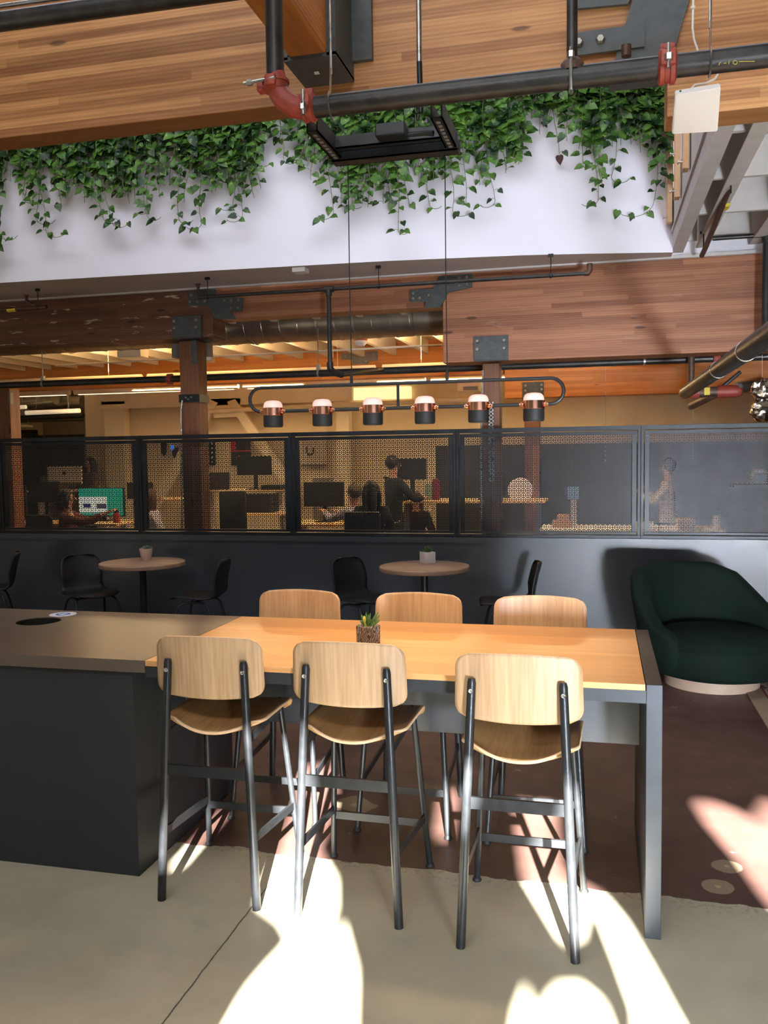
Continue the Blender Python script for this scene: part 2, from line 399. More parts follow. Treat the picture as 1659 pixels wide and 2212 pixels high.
def arc(c, r, a0, a1, n, ux, uz):
    c = Vector(c); ux = Vector(ux); uz = Vector(uz)
    return [c + ux*(r*math.cos(a0+(a1-a0)*i/n)) + uz*(r*math.sin(a0+(a1-a0)*i/n)) for i in range(n+1)]

# ------------------------------------------------------------------ the setting
struct(MB().box(-14, 5, -2.0, 20, -.1, 0).build('floor', 'floor', origin=(0, 0, 0), smooth_=0))
# unseen gobo wall behind the camera, openings cut to shape the sun patches
def rear_gobo_wall():
    patches = [
        [(-1.08, 2.0), (-1.105, 2.40), (-1.11, 2.53), (-1.095, 2.689), (-1.075, 2.82), (-1.16, 2.94), (-1.29, 3.035), (-1.36, 3.412), (-1.47, 3.96), (-1.66, 4.5), (-1.45, 4.6), (-1.28, 4.1), (-1.205, 3.576), (-1.05, 3.33), (-.985, 3.12), (-.96, 2.88), (-.945, 2.83), (-.93, 2.88), (-.925, 3.02), (-.80, 2.75), (-.72, 2.45), (-.70, 2.0)],
        [(-.72, 3.75), (-.66, 3.75), (-.70, 4.35), (-.80, 4.35)],
        [(-.30, 3.45), (-.42, 4.3), (-.22, 4.3), (-.16, 3.6), (.01, 3.44), (.085, 3.262), (.165, 2.976), (.245, 2.668), (.32, 2.2), (.10, 2.2), (.115, 2.641), (.07, 2.878), (.0, 3.214), (-.04, 3.33), (-.07, 3.07), (-.13, 3.02), (-.22, 3.25)],
        [(-.25, 2.2), (-.245, 2.65), (-.225, 2.78), (-.185, 2.60), (-.155, 2.72), (-.12, 2.80), (-.05, 2.82), (.01, 2.75), (.04, 2.6), (.05, 2.2)],
        [(.446, 4.41), (.49, 4.47), (.56, 4.47), (.66, 4.38), (.70, 4.30), (.80, 4.55), (1.1, 4.45), (1.3, 3.4), (1.1, 2.9), (.86, 2.75), (.623, 3.45), (.568, 3.78), (.48, 4.14)],
        [(-1.76, 3.24), (-1.80, 3.9), (-1.765, 3.9), (-1.72, 3.26)],
    ]
    cu = bpy.data.curves.new('rear', 'CURVE'); cu.dimensions = '2D'; cu.fill_mode = 'BOTH'; cu.extrude = .04
    def spl(pts):
        s = cu.splines.new('POLY'); s.points.add(len(pts)-1); s.use_cyclic_u = True
        for p, q in zip(s.points, pts): p.co = (q[0], q[1], 0, 1)
    spl([(-14, 0), (5, 0), (5, 6.6), (-14, 6.6)])
    for x0, x1 in ((-8, -6.8), (3.7, 4.6)): spl([(x0, .5), (x1, .5), (x1, 2.3), (x0, 2.3)])      # plain windows beside them
    for pt in patches:
        spl([(x - SUN.x/SUN.y*(y+2), -SUN.z/SUN.y*(y+2)) for x, y in pt])
    tmp = bpy.data.objects.new('tmp', cu); C.objects.link(tmp)
    me = bpy.data.meshes.new_from_object(tmp.evaluated_get(bpy.context.evaluated_depsgraph_get()))
    bpy.data.objects.remove(tmp)
    me.materials.clear(); me.materials.append(plain('gobo_wall_paint', lin(150, 146, 140), .8))
    o = bpy.data.objects.new('wall_rear_gobo', me); C.objects.link(o); o.location = (0, -2, 0); o.rotation_euler = (pi/2, 0, 0)
    struct(o)
rear_gobo_wall()
struct(MB().box(-14.1, -14, -2, 20, 0, 6.6).build('wall_left', 'office_wall', smooth_=0))
struct(MB().box(5, 5.1, -2, 20, 0, 6.6).build('wall_right', 'dark_wall', smooth_=0))
struct(MB().box(-14, 5, 8.3, 8.4, 5.36, 6.6).build('wall_above_planter', 'white_wall', smooth_=0))
struct(MB().box(.62, 5, 8.3, 8.62, 3.445, 5.36).build('wall_mezzanine', 'white_wall', smooth_=0))
struct(MB().box(-14, 5, -2, 8.4, 6.5, 6.6).build('ceiling', plain('high_ceiling', lin(120, 112, 104), .8), smooth_=0))
struct(MB().box(-14, 5, 8.62, 20, 3.46, 3.56).build('ceiling_office', 'office_wall', smooth_=0))
# charcoal half wall under the perforated screen
hw = MB(); hw.box(-9.5, 5, 8.1, 8.22, 0, .944); struct(hw.build('wall_half', 'dark_wall', smooth_=0))
struct(MB().box(-9.5, 5, 8.085, 8.1, .888, .944).build('trim_1', 'dark_wall', smooth_=0))
# office back wall and the deeper bay on the left
xw = at(182, 850, 16.5).x
struct(MB().box(xw, 5, 16.5, 16.62, 0, 3.46).build('wall_office', 'office_wall', smooth_=0))
struct(MB().box(xw-.02, xw+.1, 16.62, 20, 0, 3.46).build('wall_office_return', 'office_wall', smooth_=0))
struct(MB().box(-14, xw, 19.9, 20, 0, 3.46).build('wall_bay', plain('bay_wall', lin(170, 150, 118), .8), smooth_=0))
p0 = at(942, 963, 13.6)
struct(MB().box(p0.x, 5, 13.6, 13.7, 0, p0.z).build('wall_partition', 'dark_partition', smooth_=0))
# curved white wall under the planter, with its soffit
WP = [(-9.0, 7.30), (-5.65, 7.454), (-3.67, 7.551), (-1.87, 7.658), (-.66, 7.80), (-.17, 7.90), (.6, 8.084)]
def wall_y(x):
    for (a, ya), (b, yb) in zip(WP, WP[1:]):
        if x <= b: return ya + (yb-ya)*(x-a)/(b-a)
    return WP[-1][1]
WZ0, WZ1 = 3.44, 5.35
ww = MB(); xs = [-9+9.6*i/60 for i in range(61)]
g = ww.grid(lambda u, v: Vector((-9+9.6*u, wall_y(-9+9.6*u), WZ0+(WZ1-WZ0)*v)), 61, 2)
g2 = ww.grid(lambda u, v: Vector((-9+9.6*u, 8.28 if v > 0 else wall_y(-9+9.6*u), WZ1)), 61, 2)
struct(ww.build('wall_upper', 'white_wall', smooth_=60))
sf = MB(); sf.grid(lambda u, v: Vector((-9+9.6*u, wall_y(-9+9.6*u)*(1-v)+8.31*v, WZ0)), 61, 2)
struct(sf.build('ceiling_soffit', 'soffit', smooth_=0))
struct(MB().box(-9, 5, 8.26, 8.3, 3.425, 3.455).build('trim_2', 'white_wood', smooth_=0))

# ------------------------------------------------------------------ glulam beams, columns and their steel
def bolts(mb, pts, r=.013, d=-.012, y=None):
    for p in pts: mb.lathe(p, [(0, d), (r*.7, d), (r, d*.6), (r, 0)], 6, 'Y')
    return mb
def beam_thing(label, x0, x1, y0, y1, z0, z1, mat, chamfer=None):
    b = MB()
    if chamfer: b.prism([(p[0], y0, p[1]) for p in chamfer], (0, y1-y0, 0))
    else: b.box(x0, x1, y0, y1, z0, z1, .006)
    o = b.build('glulam_beam', mat, smooth_=0, origin=((x0+x1)/2, (y0+y1)/2, z0)); tag(o, label, 'beam'); return o
# big beam over the bar
bt = beam_thing('big honey-coloured glulam beam running along the top left above the plants', -8, .285, 4.30, 4.48, 3.50, 4.36, 'beam_top')
br = beam_thing('deeper orange glulam beam at top right behind the white wireless box', .29, 5, 4.30, 4.50, 3.25, 4.36, 'beam_top')
# beam line above the screen
bl = beam_thing('weathered brown glulam beam with white paint scars at mid left', -9, -3.83, 8.3, 8.62, 2.945, 3.44, 'beam_old_shaded')
bs = beam_thing('shallow brown glulam beam between the two stepped steel hinge plates', -3.82, -1.47, 8.34, 8.6, 3.13, 3.44, 'beam_mid')
brr = beam_thing('deep reddish-brown knotty glulam beam at mid right on the slotted column', -1.462, 5, 8.3, 8.62, 2.59, 3.44, 'beam_mid')
# beams on the far line in the office
FB = 13.2
za, zb_ = at(450, 832, FB).z, at(1165, 858, FB).z
bfl = beam_thing('bright orange glulam beam in the office behind the cream tube lights', -13.9, at(1090, 800, FB).x-.02, FB, FB+.3, at(450, 829, FB).z, 3.46, 'beam_far')
bfr = beam_thing('orange-brown glulam beam in the office right of the slotted column', at(1090, 800, FB).x, 5, FB, FB+.3, zb_, 3.46, 'beam_far')

def hinge(parent, pts, Y, bolts_px, mat='steel_plate', Yb=None):
    p = MB().prism(poly_at(pts, Y), (0, .018, 0))
    o = part(p, 'hinge_plate', mat, parent, 0)
    for bx, by in bolts_px:
        part(bolts(MB(), [at(bx, by, Y)], .017), 'bolt', 'bolt', o)
    return o
hinge(bs, [(405, 630), (465, 624), (466, 640), (525, 643), (521, 672), (497, 673), (511, 690), (463, 688), (450, 661), (405, 660)], 8.28,
      [(411, 652), (427, 652), (443, 651), (485, 649), (500, 649), (516, 648), (499, 666), (514, 665), (413, 638)])
hinge(brr, [(885, 627), (935, 623), (948, 596), (1020, 591), (1020, 620), (967, 632), (962, 645), (950, 664), (917, 664), (920, 652), (885, 652)], 8.28,
      [(893, 645), (907, 644), (1008, 599), (992, 600), (1009, 614), (993, 617), (893, 634), (926, 638)])

def column(label, x0, x1, y0, y1, zt, cap=None, capY=None, bolt_px=(), strap=None):
    t = thing('timber_column', label, 'column', ((x0+x1)/2, (y0+y1)/2, 0))
    part(MB().box(x0, x1, y0, y1, 0, zt, .008), 'post', 'column', t, 0)
    if cap:
        a, b = cap; o = part(MB().box(a[0], b[0], capY, capY+.012, b[1], a[1], .002), 'cap_plate', 'steel_plate', t, 0)
        for q in bolt_px: part(bolts(MB(), [at(q[0], q[1], capY)], .02, -.015), 'bolt', 'bolt', o)
        part(MB().box(a[0], b[0], capY+.012, y1+.1, b[1]-.012, b[1]), 'bearing_plate', 'steel_plate', t, 0)
    return t
A = at(370, 684, 8.27); B = at(435, 726, 8.27)
c1 = column('square timber column at left with a black steel band, below the plate with four bolts', -4.25, -4.04, 8.38, 8.59, 2.93, ((A.x, A.z), (B.x, B.z)), 8.27, [(377, 694), (377, 709), (424, 691), (424, 707)])
part(MB().box(-4.10, -4.04, 8.355, 8.375, at(428, 785, 8.36).z, 2.93), 'side_strap', 'steel_plate', c1, 0)
bnd = part(MB().box(-4.262, -4.028, 8.368, 8.6, at(400, 869, 8.37).z, at(400, 852, 8.37).z), 'steel_band', 'black_metal', c1, 0)
for q in ((402, 859), (413, 858), (407, 863)): part(bolts(MB(), [at(q[0], q[1], 8.368)], .009), 'bolt', 'zinc', bnd)
part(MB().tube([at(394, 865, 8.34)+Vector((0, 0, .0)), at(391, 885, 8.34), at(392, 940, 8.34), Vector((-4.275, 8.34, .3))], .009, 8), 'conduit', 'zinc', c1)
A = at(1023, 727, 8.27); B = at(1098, 775, 8.27)
c2 = column('reddish timber column right of centre with a slotted steel channel on its face', -1.10, -.935, 8.38, 8.58, 2.58, ((A.x, A.z), (B.x, B.z)), 8.27, [(1031, 737), (1031, 755), (1089, 735), (1089, 752)])
ch = MB(); xa, xb = at(1055, 880, 8.3).x, at(1066, 880, 8.3).x; zt_, zb2 = at(1060, 868, 8.3).z, at(1060, 1040, 8.3).z
n = 22; hs = (zt_-zb2)/n
for i in range(n):   # slotted channel: rungs and side rails
    z = zb2+hs*i; ch.box(xa, xb, 8.30, 8.305, z, z+hs*.45)
ch.box(xa, xa+.014, 8.30, 8.35, zb2, zt_); ch.box(xb-.014, xb, 8.30, 8.35, zb2, zt_)
part(ch, 'slotted_channel', 'zinc', c2, 0)
part(MB().tube([at(1043, 800, 8.33), at(1043, 825, 8.33), at(1041, 870, 8.33), at(1040, 900, 8.33), Vector((-1.12, 8.33, .3))], .011, 8), 'conduit', 'zinc', c2)
A = at(1128, 826, FB-.02); B = at(1175, 873, FB-.02)
c3 = column('timber column deep in the office under the plate with pale bolt caps', at(1132, 900, FB).x, at(1165, 900, FB).x, FB+.05, FB+.28, B.z+.01, ((A.x, A.z), (B.x, B.z)), FB-.02, [(1135, 833), (1135, 844), (1170, 831), (1170, 841)])
c4 = column('timber column cut off by the left edge, under the sprinkler pipe', at(-25, 850, 9.4).x, at(20, 850, 9.4).x, 9.4, 9.6, at(0, 840, 9.4).z)
part(MB().box(at(20, 850, 9.4).x, at(24, 850, 9.4).x, 9.38, 9.44, at(20, 873, 9.4).z, at(20, 848, 9.4).z), 'side_strap', 'grey_plastic', c4, 0)
hinge(bfl, [(737, 763), (790, 763), (792, 759), (815, 758), (815, 778), (797, 780), (795, 786), (762, 787), (762, 777), (737, 777)], FB-.02, [(746, 770), (758, 770), (790, 781), (806, 773), (790, 768), (806, 764)], 'grey_plastic')

# purlin coming toward us and its steel saddle
pu = thing('timber_purlin', 'chamfered orange timber purlin hanging in a grey steel saddle at the top', 'beam', (-1.33, 2.6, 3.585))
part(MB().box(-1.425, -1.235, 1.2, 4.02, 3.588, 4.0, .018), 'timber', 'purlin', pu, 0)
sd = MB(); sd.box(-1.445, -1.425, 3.99, 4.3, 3.575, 4.05); sd.box(-1.235, -1.19, 3.99, 4.3, 3.575, 4.05); sd.box(-1.445, -1.19, 3.99, 4.3, 3.57, 3.588)
sdo = part(sd, 'saddle', 'steel_plate', pu, 0)
part(MB().box(-1.19, -1.09, 4.27, 4.3, 3.66, 4.1), 'side_plate', 'steel_plate', pu, 0)
part(MB().prism([atz(678, 155, 3.569), atz(688, 154, 3.569), atz(691, 160, 3.569), atz(680, 161, 3.569)], (0, 0, -.001)), 'tag', 'white_plastic', sdo, 0)

# hinge steel of the top beams
hb = thing('beam_hinge_bracket', 'grey slanted steel hinge bracket with hex bolts on the top right beam', 'bracket', at(1400, 80, 4.28))
part(MB().prism(poly_at([(1372, -20), (1495, -20), (1457, 105), (1440, 150), (1330, 165), (1322, 150)], 4.27), (0, .028, 0)), 'slanted_plate', 'steel_plate', hb, 0)
pl = part(MB().prism(poly_at([(1226, 73), (1392, 50), (1392, 100), (1226, 122)], 4.255), (0, .02, 0)), 'strap_plate', 'steel_plate', hb, 0)
for q in ((1250, 93), (1297, 86)):
    part(bolts(MB(), [at(q[0], q[1], 4.255)], .022, -.022), 'hex_bolt', 'bolt', pl)
part(MB().prism(poly_at([(1226, -20), (1372, -20), (1356, 8), (1226, 20)], 4.26), (0, .02, 0)), 'strap_plate', 'steel_plate', hb, 0)
part(MB().hexa(poly_at([(1316, 150), (1432, 138), (1432, 156), (1316, 168)], 4.27), [p+Vector((0, .16, 0)) for p in poly_at([(1316, 150), (1432, 138), (1432, 156), (1316, 168)], 4.27)]), 'saddle', 'steel_plate', hb, 0)
part(MB().prism(poly_at([(1384, 146), (1402, 144), (1402, 152), (1384, 154)], 4.262), (0, .006, 0)), 'tag', 'white_plastic', hb, 0)
part(MB().tube([at(1353, 98, 4.2), at(1353, 122, 4.2)], .022, 14), 'pipe_stub', 'pipe_brown', hb)

# ------------------------------------------------------------------ pipework near the top
PY = 3.2
def px3(px, py, Y=PY): return at(px, py, Y)
mp_ = thing('sprinkler_main', 'large black iron pipe with red couplings crossing under the top beam', 'pipe', (.2, PY, 3.02))
zc = at(830, 207, PY).z
xE = at(668, 240, PY).x
ZP = [at(680, 234, PY), at(1659, 117, PY)]; PZ = (ZP[0].z+ZP[1].z)/2
part(MB().tube([(xE, PY, PZ), (1.9, PY, PZ)], .0385, 20), 'pipe', 'pipe', mp_)
xv = at(594, 120, PY).x
part(MB().tube([(xv, PY, at(594, 165, PY).z), (xv, PY, 4.3)], .034, 18), 'riser', 'pipe', mp_)
zt = at(594, 185, PY).z
def coupling(mb, c, ax, r=.052, w=.05):
    mb.lathe(c, [(r*.78, -w/2), (r, -w/2+.006), (r, -w/6), (r*.9, -w/8), (r*.9, w/8), (r, w/6), (r, w/2-.006), (r*.78, w/2)], 18, ax)
    return mb
el = MB()
cx, cz = xE-.005, zt-.035; R_ = cx-xv
pts = [Vector((xv, PY, zt+.01))] + arc((cx, PY, PZ+R_), R_, pi, 1.5*pi, 8, (1, 0, 0), (0, 0, 1)) + [Vector((xE+.01, PY, PZ))]
el.tube(pts, .041, 16); eo = part(el, 'elbow', 'red', mp_)
for c, ax in (((xv, PY, zt), 'Z'), ((xE, PY, PZ), 'X')):
    cm = coupling(MB(), c, ax)
    if ax == 'Z': cm.box(xv-.07, xv-.045, PY-.02, PY+.02, zt-.02, zt+.02, .004); cm.box(xv-.02, xv+.02, PY-.065, PY-.045, zt-.02, zt+.02, .004)
    else: cm.box(xE-.02, xE+.02, PY-.068, PY-.045, PZ-.015, PZ+.028, .004); cm.box(xE-.02, xE+.02, PY-.02, PY+.02, PZ+.045, PZ+.066, .004)
    co = part(cm, 'coupling', 'red', mp_)
    bb = MB()
    if ax == 'Z': bb.tube([(xv-.11, PY-.045, zt+.002), (xv+.02, PY-.062, zt+.002)], .006, 8); bb.lathe((xv-.085, PY-.047, zt+.002), [(0, -.01), (.012, -.01), (.012, .01), (0, .01)], 6, 'X')
    else: bb.tube([(xE, PY-.072, PZ-.05), (xE, PY-.072, PZ+.04)], .006, 8); bb.lathe((xE, PY-.072, PZ-.022), [(0, -.01), (.012, -.01), (.012, .01), (0, .01)], 6, 'Z')
    part(bb, 'coupling_bolt', 'zinc', co)
xc = at(1441, 133, PY).x
cm = coupling(MB(), (xc, PY, PZ), 'X', .058, .06); cm.box(xc-.024, xc+.024, PY-.075, PY-.05, PZ-.02, PZ+.03, .005); cm.box(xc-.024, xc+.024, PY-.02, PY+.02, PZ+.05, PZ+.072, .005)
co = part(cm, 'coupling', 'red', mp_)
bb = MB().tube([(xc, PY-.078, PZ-.035), (xc, PY-.078, PZ+.045)], .006, 8); bb.lathe((xc, PY-.078, PZ+.0), [(0, -.01), (.014, -.01), (.014, .01), (0, .01)], 6, 'Z'); part(bb, 'coupling_bolt', 'zinc', co)
xr = at(1236, 60, PY).x
part(MB().tube([(xr, PY, PZ), (xr, PY, 4.3)], .019, 14), 'branch_riser', 'pipe', mp_)
part(MB().lathe((xr, PY, PZ), [(.04, .02), (.04, .045), (.028, .06), (.02, .065)], 16), 'saddle_tee', 'pipe_brown', mp_)
hk = MB().tube([(xr-.003, PY-.045, PZ+.085), (xr-.003, PY-.046, PZ-.02), (xr-.003, PY-.03, PZ-.048), (xr-.003, PY, PZ-.052)], .006, 8); hk.lathe((xr-.003, PY-.045, PZ+.06), [(0, -.01), (.012, -.01), (.012, .01), (0, .01)], 6)
part(hk, 'hook_bolt', 'zinc', mp_)
for pxh in (715, 1533):
    xh = at(pxh, 150, PY).x; st = MB()
    st.tube([(xh, PY, PZ+.11), (xh, PY, 4.3)], .0055, 8)
    st.tube([(xh, PY-.004, PZ+.13)] + [Vector((xh, PY-.044*math.cos(a), PZ+.044*math.sin(a))) for a in [pi/2-.3-i*(pi+.9)/10 for i in range(11)]], .009, 6, flat=.35)
    part(st, 'strap_hanger', 'zinc', mp_)
mk = MB()   # yellow chalk strokes on the right end: 1'-10
for a, b in (((1553, 141), (1554, 135)), ((1556, 136), (1557, 134)), ((1563, 137), (1569, 136)), ((1574, 139), (1575, 131))):
    mk.tube([at(*a, PY-.0395), at(*b, PY-.0395)], .0009, 5)
mk.tube([at(1588+4.5*math.cos(t), 135+4*math.sin(t), PY-.0395) for t in [i*2*pi/12 for i in range(13)]], .0009, 5)
mk.tube([at(1596, 133, PY-.0395), at(1630, 132.5, PY-.0395)], .0009, 5)
part(mk, 'chalk_mark', 'yellow_tag', mp_)

pt = thing('round_duct_pipe', 'glossy black pipe with a pale pipe above it in the top left corner', 'pipe', (-2.6, 3.9, 3.9))
a0, a1 = at(0, 47, 3.95), at(400, -8, 3.95)
d_ = (a1-a0).normalized(); part(MB().tube([a0-d_*1.2, a1+d_*.3], .046, 18), 'pipe', 'pipe', pt)
a0, a1 = at(0, 14, 4.0), at(160, -8, 4.0); d_ = (a1-a0).normalized()
part(MB().tube([a0-d_*1.0, a1+d_*.5], .012, 12), 'pale_conduit', 'zinc', pt)

# wireless box
wb = thing('wireless_access_point', 'tilted white square wireless box hanging at top right by a white cable', 'network device', at(1505, 240, 4.1))
TL, TR, BL, BR = at(1459, 206, 4.0), at(1557, 190, 4.0), at(1452, 291, 4.16), at(1550, 285, 4.16)
nrm = (TR-TL).cross(BL-TL).normalized(); nrm = nrm if nrm.z > 0 else -nrm
bx = MB().hexa([TL, TR, BR, BL], [p+nrm*.036 for p in (TL, TR, BR, BL)])
bmesh.ops.bevel(bx.bm, geom=bx.bm.edges[:], offset=.004, segments=2, affect='EDGES')
part(bx, 'housing', 'white_plastic', wb)
pp = TL.lerp(TR, .12)+nrm*.02+(TL-BL).normalized()*.001
part(MB().box(pp.x-.004, pp.x+.004, pp.y-.003, pp.y+.001, pp.z-.002, pp.z+.003), 'port', 'black_matte', wb, 0)
part(MB().tube([TL.lerp(BR, .5)+nrm*.036, Vector(((TL.x+BR.x)/2, 4.3, TL.z+.03))], .012, 8), 'mounting_arm', 'zinc', wb)
part(MB().tube([at(1493, 192, 4.03), at(1500, 184, 4.05), at(1525, 180, 4.1), at(1545, 170, 4.15), at(1555, 152, 4.2), at(1548, 135, 4.24)], .0045, 8), 'cable', 'white_plastic', wb)
cb_ = MB().tube([at(1498, -20, 4.22), at(1497, 20, 4.22), at(1496, 60, 4.22), at(1499, 85, 4.22), at(1505, 102, 4.22), at(1512, 130, 4.24)], .005, 8); cb_.lathe(at(1497, 16, 4.215), [(.003, -.008), (.011, -.004), (.011, .004), (.003, .008)], 10)
o = cb_.build('white_cable', 'white_plastic'); tag(o, 'loose white cable looped down the top right beam', 'cable')

# ceiling frame that carries the pendant
Yf = 3.62
fx0, fx1 = at(720, 320, Yf).x, at(991, 300, Yf).x; fz0, fz1 = 2.955, 3.03
fr = thing('ceiling_mount_frame', 'black slotted steel channel frame under the pipe that holds the pendant', 'frame', ((fx0+fx1)/2, Yf, fz0))
def channel(mb, x0, x1, y0, y1, z0, z1, slots=True):
    t = .006
    mb.box(x0, x1, y0, y1, z0, z0+t); mb.box(x0, x1, y0, y0+t, z0, z1) if (x1-x0) > (y1-y0) else mb.box(x0, x0+t, y0, y1, z0, z1)
    mb.box(x0, x1, y1-t, y1, z0, z1) if (x1-x0) > (y1-y0) else mb.box(x1-t, x1, y0, y1, z0, z1)
    return mb
fb = channel(MB(), fx0, fx1, Yf-.03, Yf+.035, fz0, fz1); part(fb, 'far_rail', 'black_metal', fr, 0)
for x0 in (fx0+.0, fx1-.05):
    part(channel(MB(), x0, x0+.045, 3.27, Yf-.03, fz0+.01, fz1+.0), 'side_rail', 'black_metal', fr, 0)
    so = fr.children[-1]
    s_ = MB()
    for i in range(8): s_.box(x0+.015, x0+.030, 3.30+i*.038, 3.322+i*.038, fz0+.0085, fz0+.0105)
    part(s_, 'slots', 'grey_plastic', so, 0)
part(channel(MB(), fx0+.045, fx1-.05, 3.50, 3.54, fz0+.02, fz1-.005), 'inner_rail', 'black_metal', fr, 0)
part(MB().box(-.87, -.75, 3.44, 3.56, fz0+.03, fz1+.005, .004), 'junction_box', 'black_metal', fr, 0)
part(MB().tube([(-.75, 3.5, 3.0), (-.68, 3.5, 3.0), (-.645, 3.49, 2.995)], .009, 10), 'flexible_conduit', 'black_metal', fr)
xq = at(905, 60, 3.42).x
part(MB().tube([(xq-.0, 3.42, 3.23), (xq, 3.42, 4.3)], .0105, 12), 'conduit_drop', 'zinc', fr)
part(MB().tube([(xq, 3.42, 3.24), (xq+.004, 3.42, 3.05)], .011, 12), 'conduit_sleeve', 'black_metal', fr)

# ------------------------------------------------------------------ linear pendant
LY, zlo, zup = 3.62, 1.924, 2.028
pd = thing('linear_pendant_lamp', 'long black tube pendant with six copper-banded lamps above the wooden table', 'lamp', (-.82, LY, 1.85))
xl, xr_ = at(537, 860, LY).x+.006, at(1221, 850, LY).x-.006; rr = (zup-zlo)/2
ptl = [Vector((xl+rr, LY, zup))] + arc((xl+rr, LY, zlo+rr), rr, pi/2, 1.5*pi, 12, (1, 0, 0), (0, 0, 1)) + arc((xr_-rr, LY, zlo+rr), rr, -pi/2, pi/2, 12, (1, 0, 0), (0, 0, 1)) + [Vector((xl+rr, LY, zup))]
part(MB().tube(ptl, .0075, 12), 'loop_tube', 'black_metal', pd)
part(MB().tube([(-.832, LY, zlo), (-.832, LY, zup)], .006, 10), 'strut', 'black_metal', pd)
for cxp, ztop in ((-1.035, 2.96), (-.622, 2.96)):
    part(MB().tube([(cxp, LY, zup), (cxp, LY, zup+.045)], .0065, 10), 'cable_gland', 'black_metal', pd)
    part(MB().tube([(cxp+.0015, LY, zup+.04), (cxp-.001, LY, 2.45), (cxp, LY, ztop)], .0022, 6), 'suspension_cable', 'black_metal', pd)
for i in range(6):
    hx = -1.394 + i*(1.394-.266)/5
    h = part(MB().lathe((hx, LY, zlo), [(0, -.058), (.034, -.058), (.034, -.069), (.0385, -.069), (.0425, -.064), (.043, -.058), (.043, -.018), (0, -.018)], 32), 'lamp_body', 'black_matte', pd)
    part(MB().lathe((hx, LY, zlo), [(.0435, -.0185), (.0445, -.0175), (.0445, .0145), (.0435, .0155)], 32), 'copper_band', 'copper', h)
    part(MB().lathe((hx, LY, zlo), [(.042, .0155), (.0415, .027), (.037, .038), (.028, .045), (.012, .0475), (0, .048)], 32), 'glass_dome', 'glass_dome', h)
    part(MB().lathe((hx, LY, zlo), [(0, -.060), (.03, -.060), (.03, -.0595), (0, -.0595)], 24), 'lens', 'lens', h)
    for s in (-1, 1):
        kn = MB()
        kn.lathe((hx+s*.044, LY, zlo), [(0, -.004*s), (.011, -.002*s), (.011, .006*s), (.008, .008*s), (.008, .014*s), (0, .014*s)], 14, 'X')
        kn.ball((hx+s*.05, LY-.014, zlo+.006), .0045, seg=8, rings=6)
        part(kn, 'side_knob', 'copper', h)
    l = bpy.data.lights.new('lamp_light', 'SPOT'); l.energy = 12; l.color = (1, .68, .38); l.spot_size = 2.3; l.spot_blend = .8; l.shadow_soft_size = .03
    lo = bpy.data.objects.new('lamp_light', l); C.objects.link(lo); lo.location = (hx, LY, zlo-.075)

# ------------------------------------------------------------------ bar-height table and counter
TY0, TY1, TZ = 3.13, 4.105, .916
tb = thing('high_table', 'counter-height wooden table in a dark steel frame with a thick slab leg at right', 'table', (-.8, 3.6, 0))
part(MB().box(-1.777, .152, TY0, TY1, TZ-.022, TZ, .0012), 'wooden_top', 'table_wood', tb, 0)
fm = MB(); fm.box(-1.776, .155, TY0+.002, TY0+.05, .848, .8935); fm.box(-1.776, .155, TY1-.05, TY1-.002, .848, .8935)
fm.box(-1.776, .155, TY0+.05, TY1-.05, .868, .8935)
part(fm, 'frame_rails', 'dark_steel', tb, 0)
part(MB().box(.155, .210, TY0, TY1, 0, TZ, .002), 'slab_leg', 'dark_steel', tb, 0)
part(MB().box(-1.846, .152, 3.60, 3.62, .545, .868), 'modesty_panel', 'dark_wall', tb, 0)
ct = thing('counter_island', 'charcoal counter cabinet with grey-brown top and a round waste hole', 'counter', (-3.6, 3.6, 0))
part(MB().box(-6.2, -1.852, 3.16, 4.12, 0, .864), 'cabinet', 'cabinet', ct, 0)
# worktop with the hole cut through
HC = (-2.748, 3.808); HR = .108
bmh = bmesh.new(); rect = [(-6.25, TY0), (-1.779, TY0), (-1.779, TY1), (-6.25, TY1)]
nseg = 48; ring = [(HC[0]+HR*math.cos(2*pi*i/nseg), HC[1]+HR*math.sin(2*pi*i/nseg)) for i in range(nseg)]
def ray_rect(a):
    dx, dy = math.cos(a), math.sin(a); ts = []
    if dx > 1e-9: ts.append((-1.779-HC[0])/dx)
    if dx < -1e-9: ts.append((-6.25-HC[0])/dx)
    if dy > 1e-9: ts.append((TY1-HC[1])/dy)
    if dy < -1e-9: ts.append((TY0-HC[1])/dy)
    t = min(ts); return (HC[0]+dx*t, HC[1]+dy*t)
angs = sorted(set([2*pi*i/nseg for i in range(nseg)] + [math.atan2(y-HC[1], x-HC[0]) % (2*pi) for x, y in rect]))
inn = [(HC[0]+HR*math.cos(a), HC[1]+HR*math.sin(a)) for a in angs]; out = [ray_rect(a) for a in angs]
tm = MB(); L = {}
for nm, pts_ in (('i', inn), ('o', out)):
    for z in (.866, TZ): L[nm, z] = [tm.bm.verts.new((x, y, z)) for x, y in pts_]
n = len(angs)
for k in range(n):
    k2 = (k+1) % n
    tm.bm.faces.new((L['i', TZ][k], L['i', TZ][k2], L['o', TZ][k2], L['o', TZ][k]))
    tm.bm.faces.new((L['i', .866][k], L['i', .866][k2], L['o', .866][k2], L['o', .866][k]))
    tm.bm.faces.new((L['i', TZ][k], L['i', TZ][k2], L['i', .866][k2], L['i', .866][k]))
    tm.bm.faces.new((L['o', TZ][k], L['o', TZ][k2], L['o', .866][k2], L['o', .866][k]))
part(tm, 'worktop', 'counter', ct, 30)
part(MB().lathe((HC[0], HC[1], .8645), [(0, 0), (HR+.01, 0), (HR+.01, .001), (0, .001)], 40), 'hole_shade_disc', plain('hole_shade_black', (.002, .002, .002), 1, spec=0), ct)  # black disc painted in as the shade down the hole
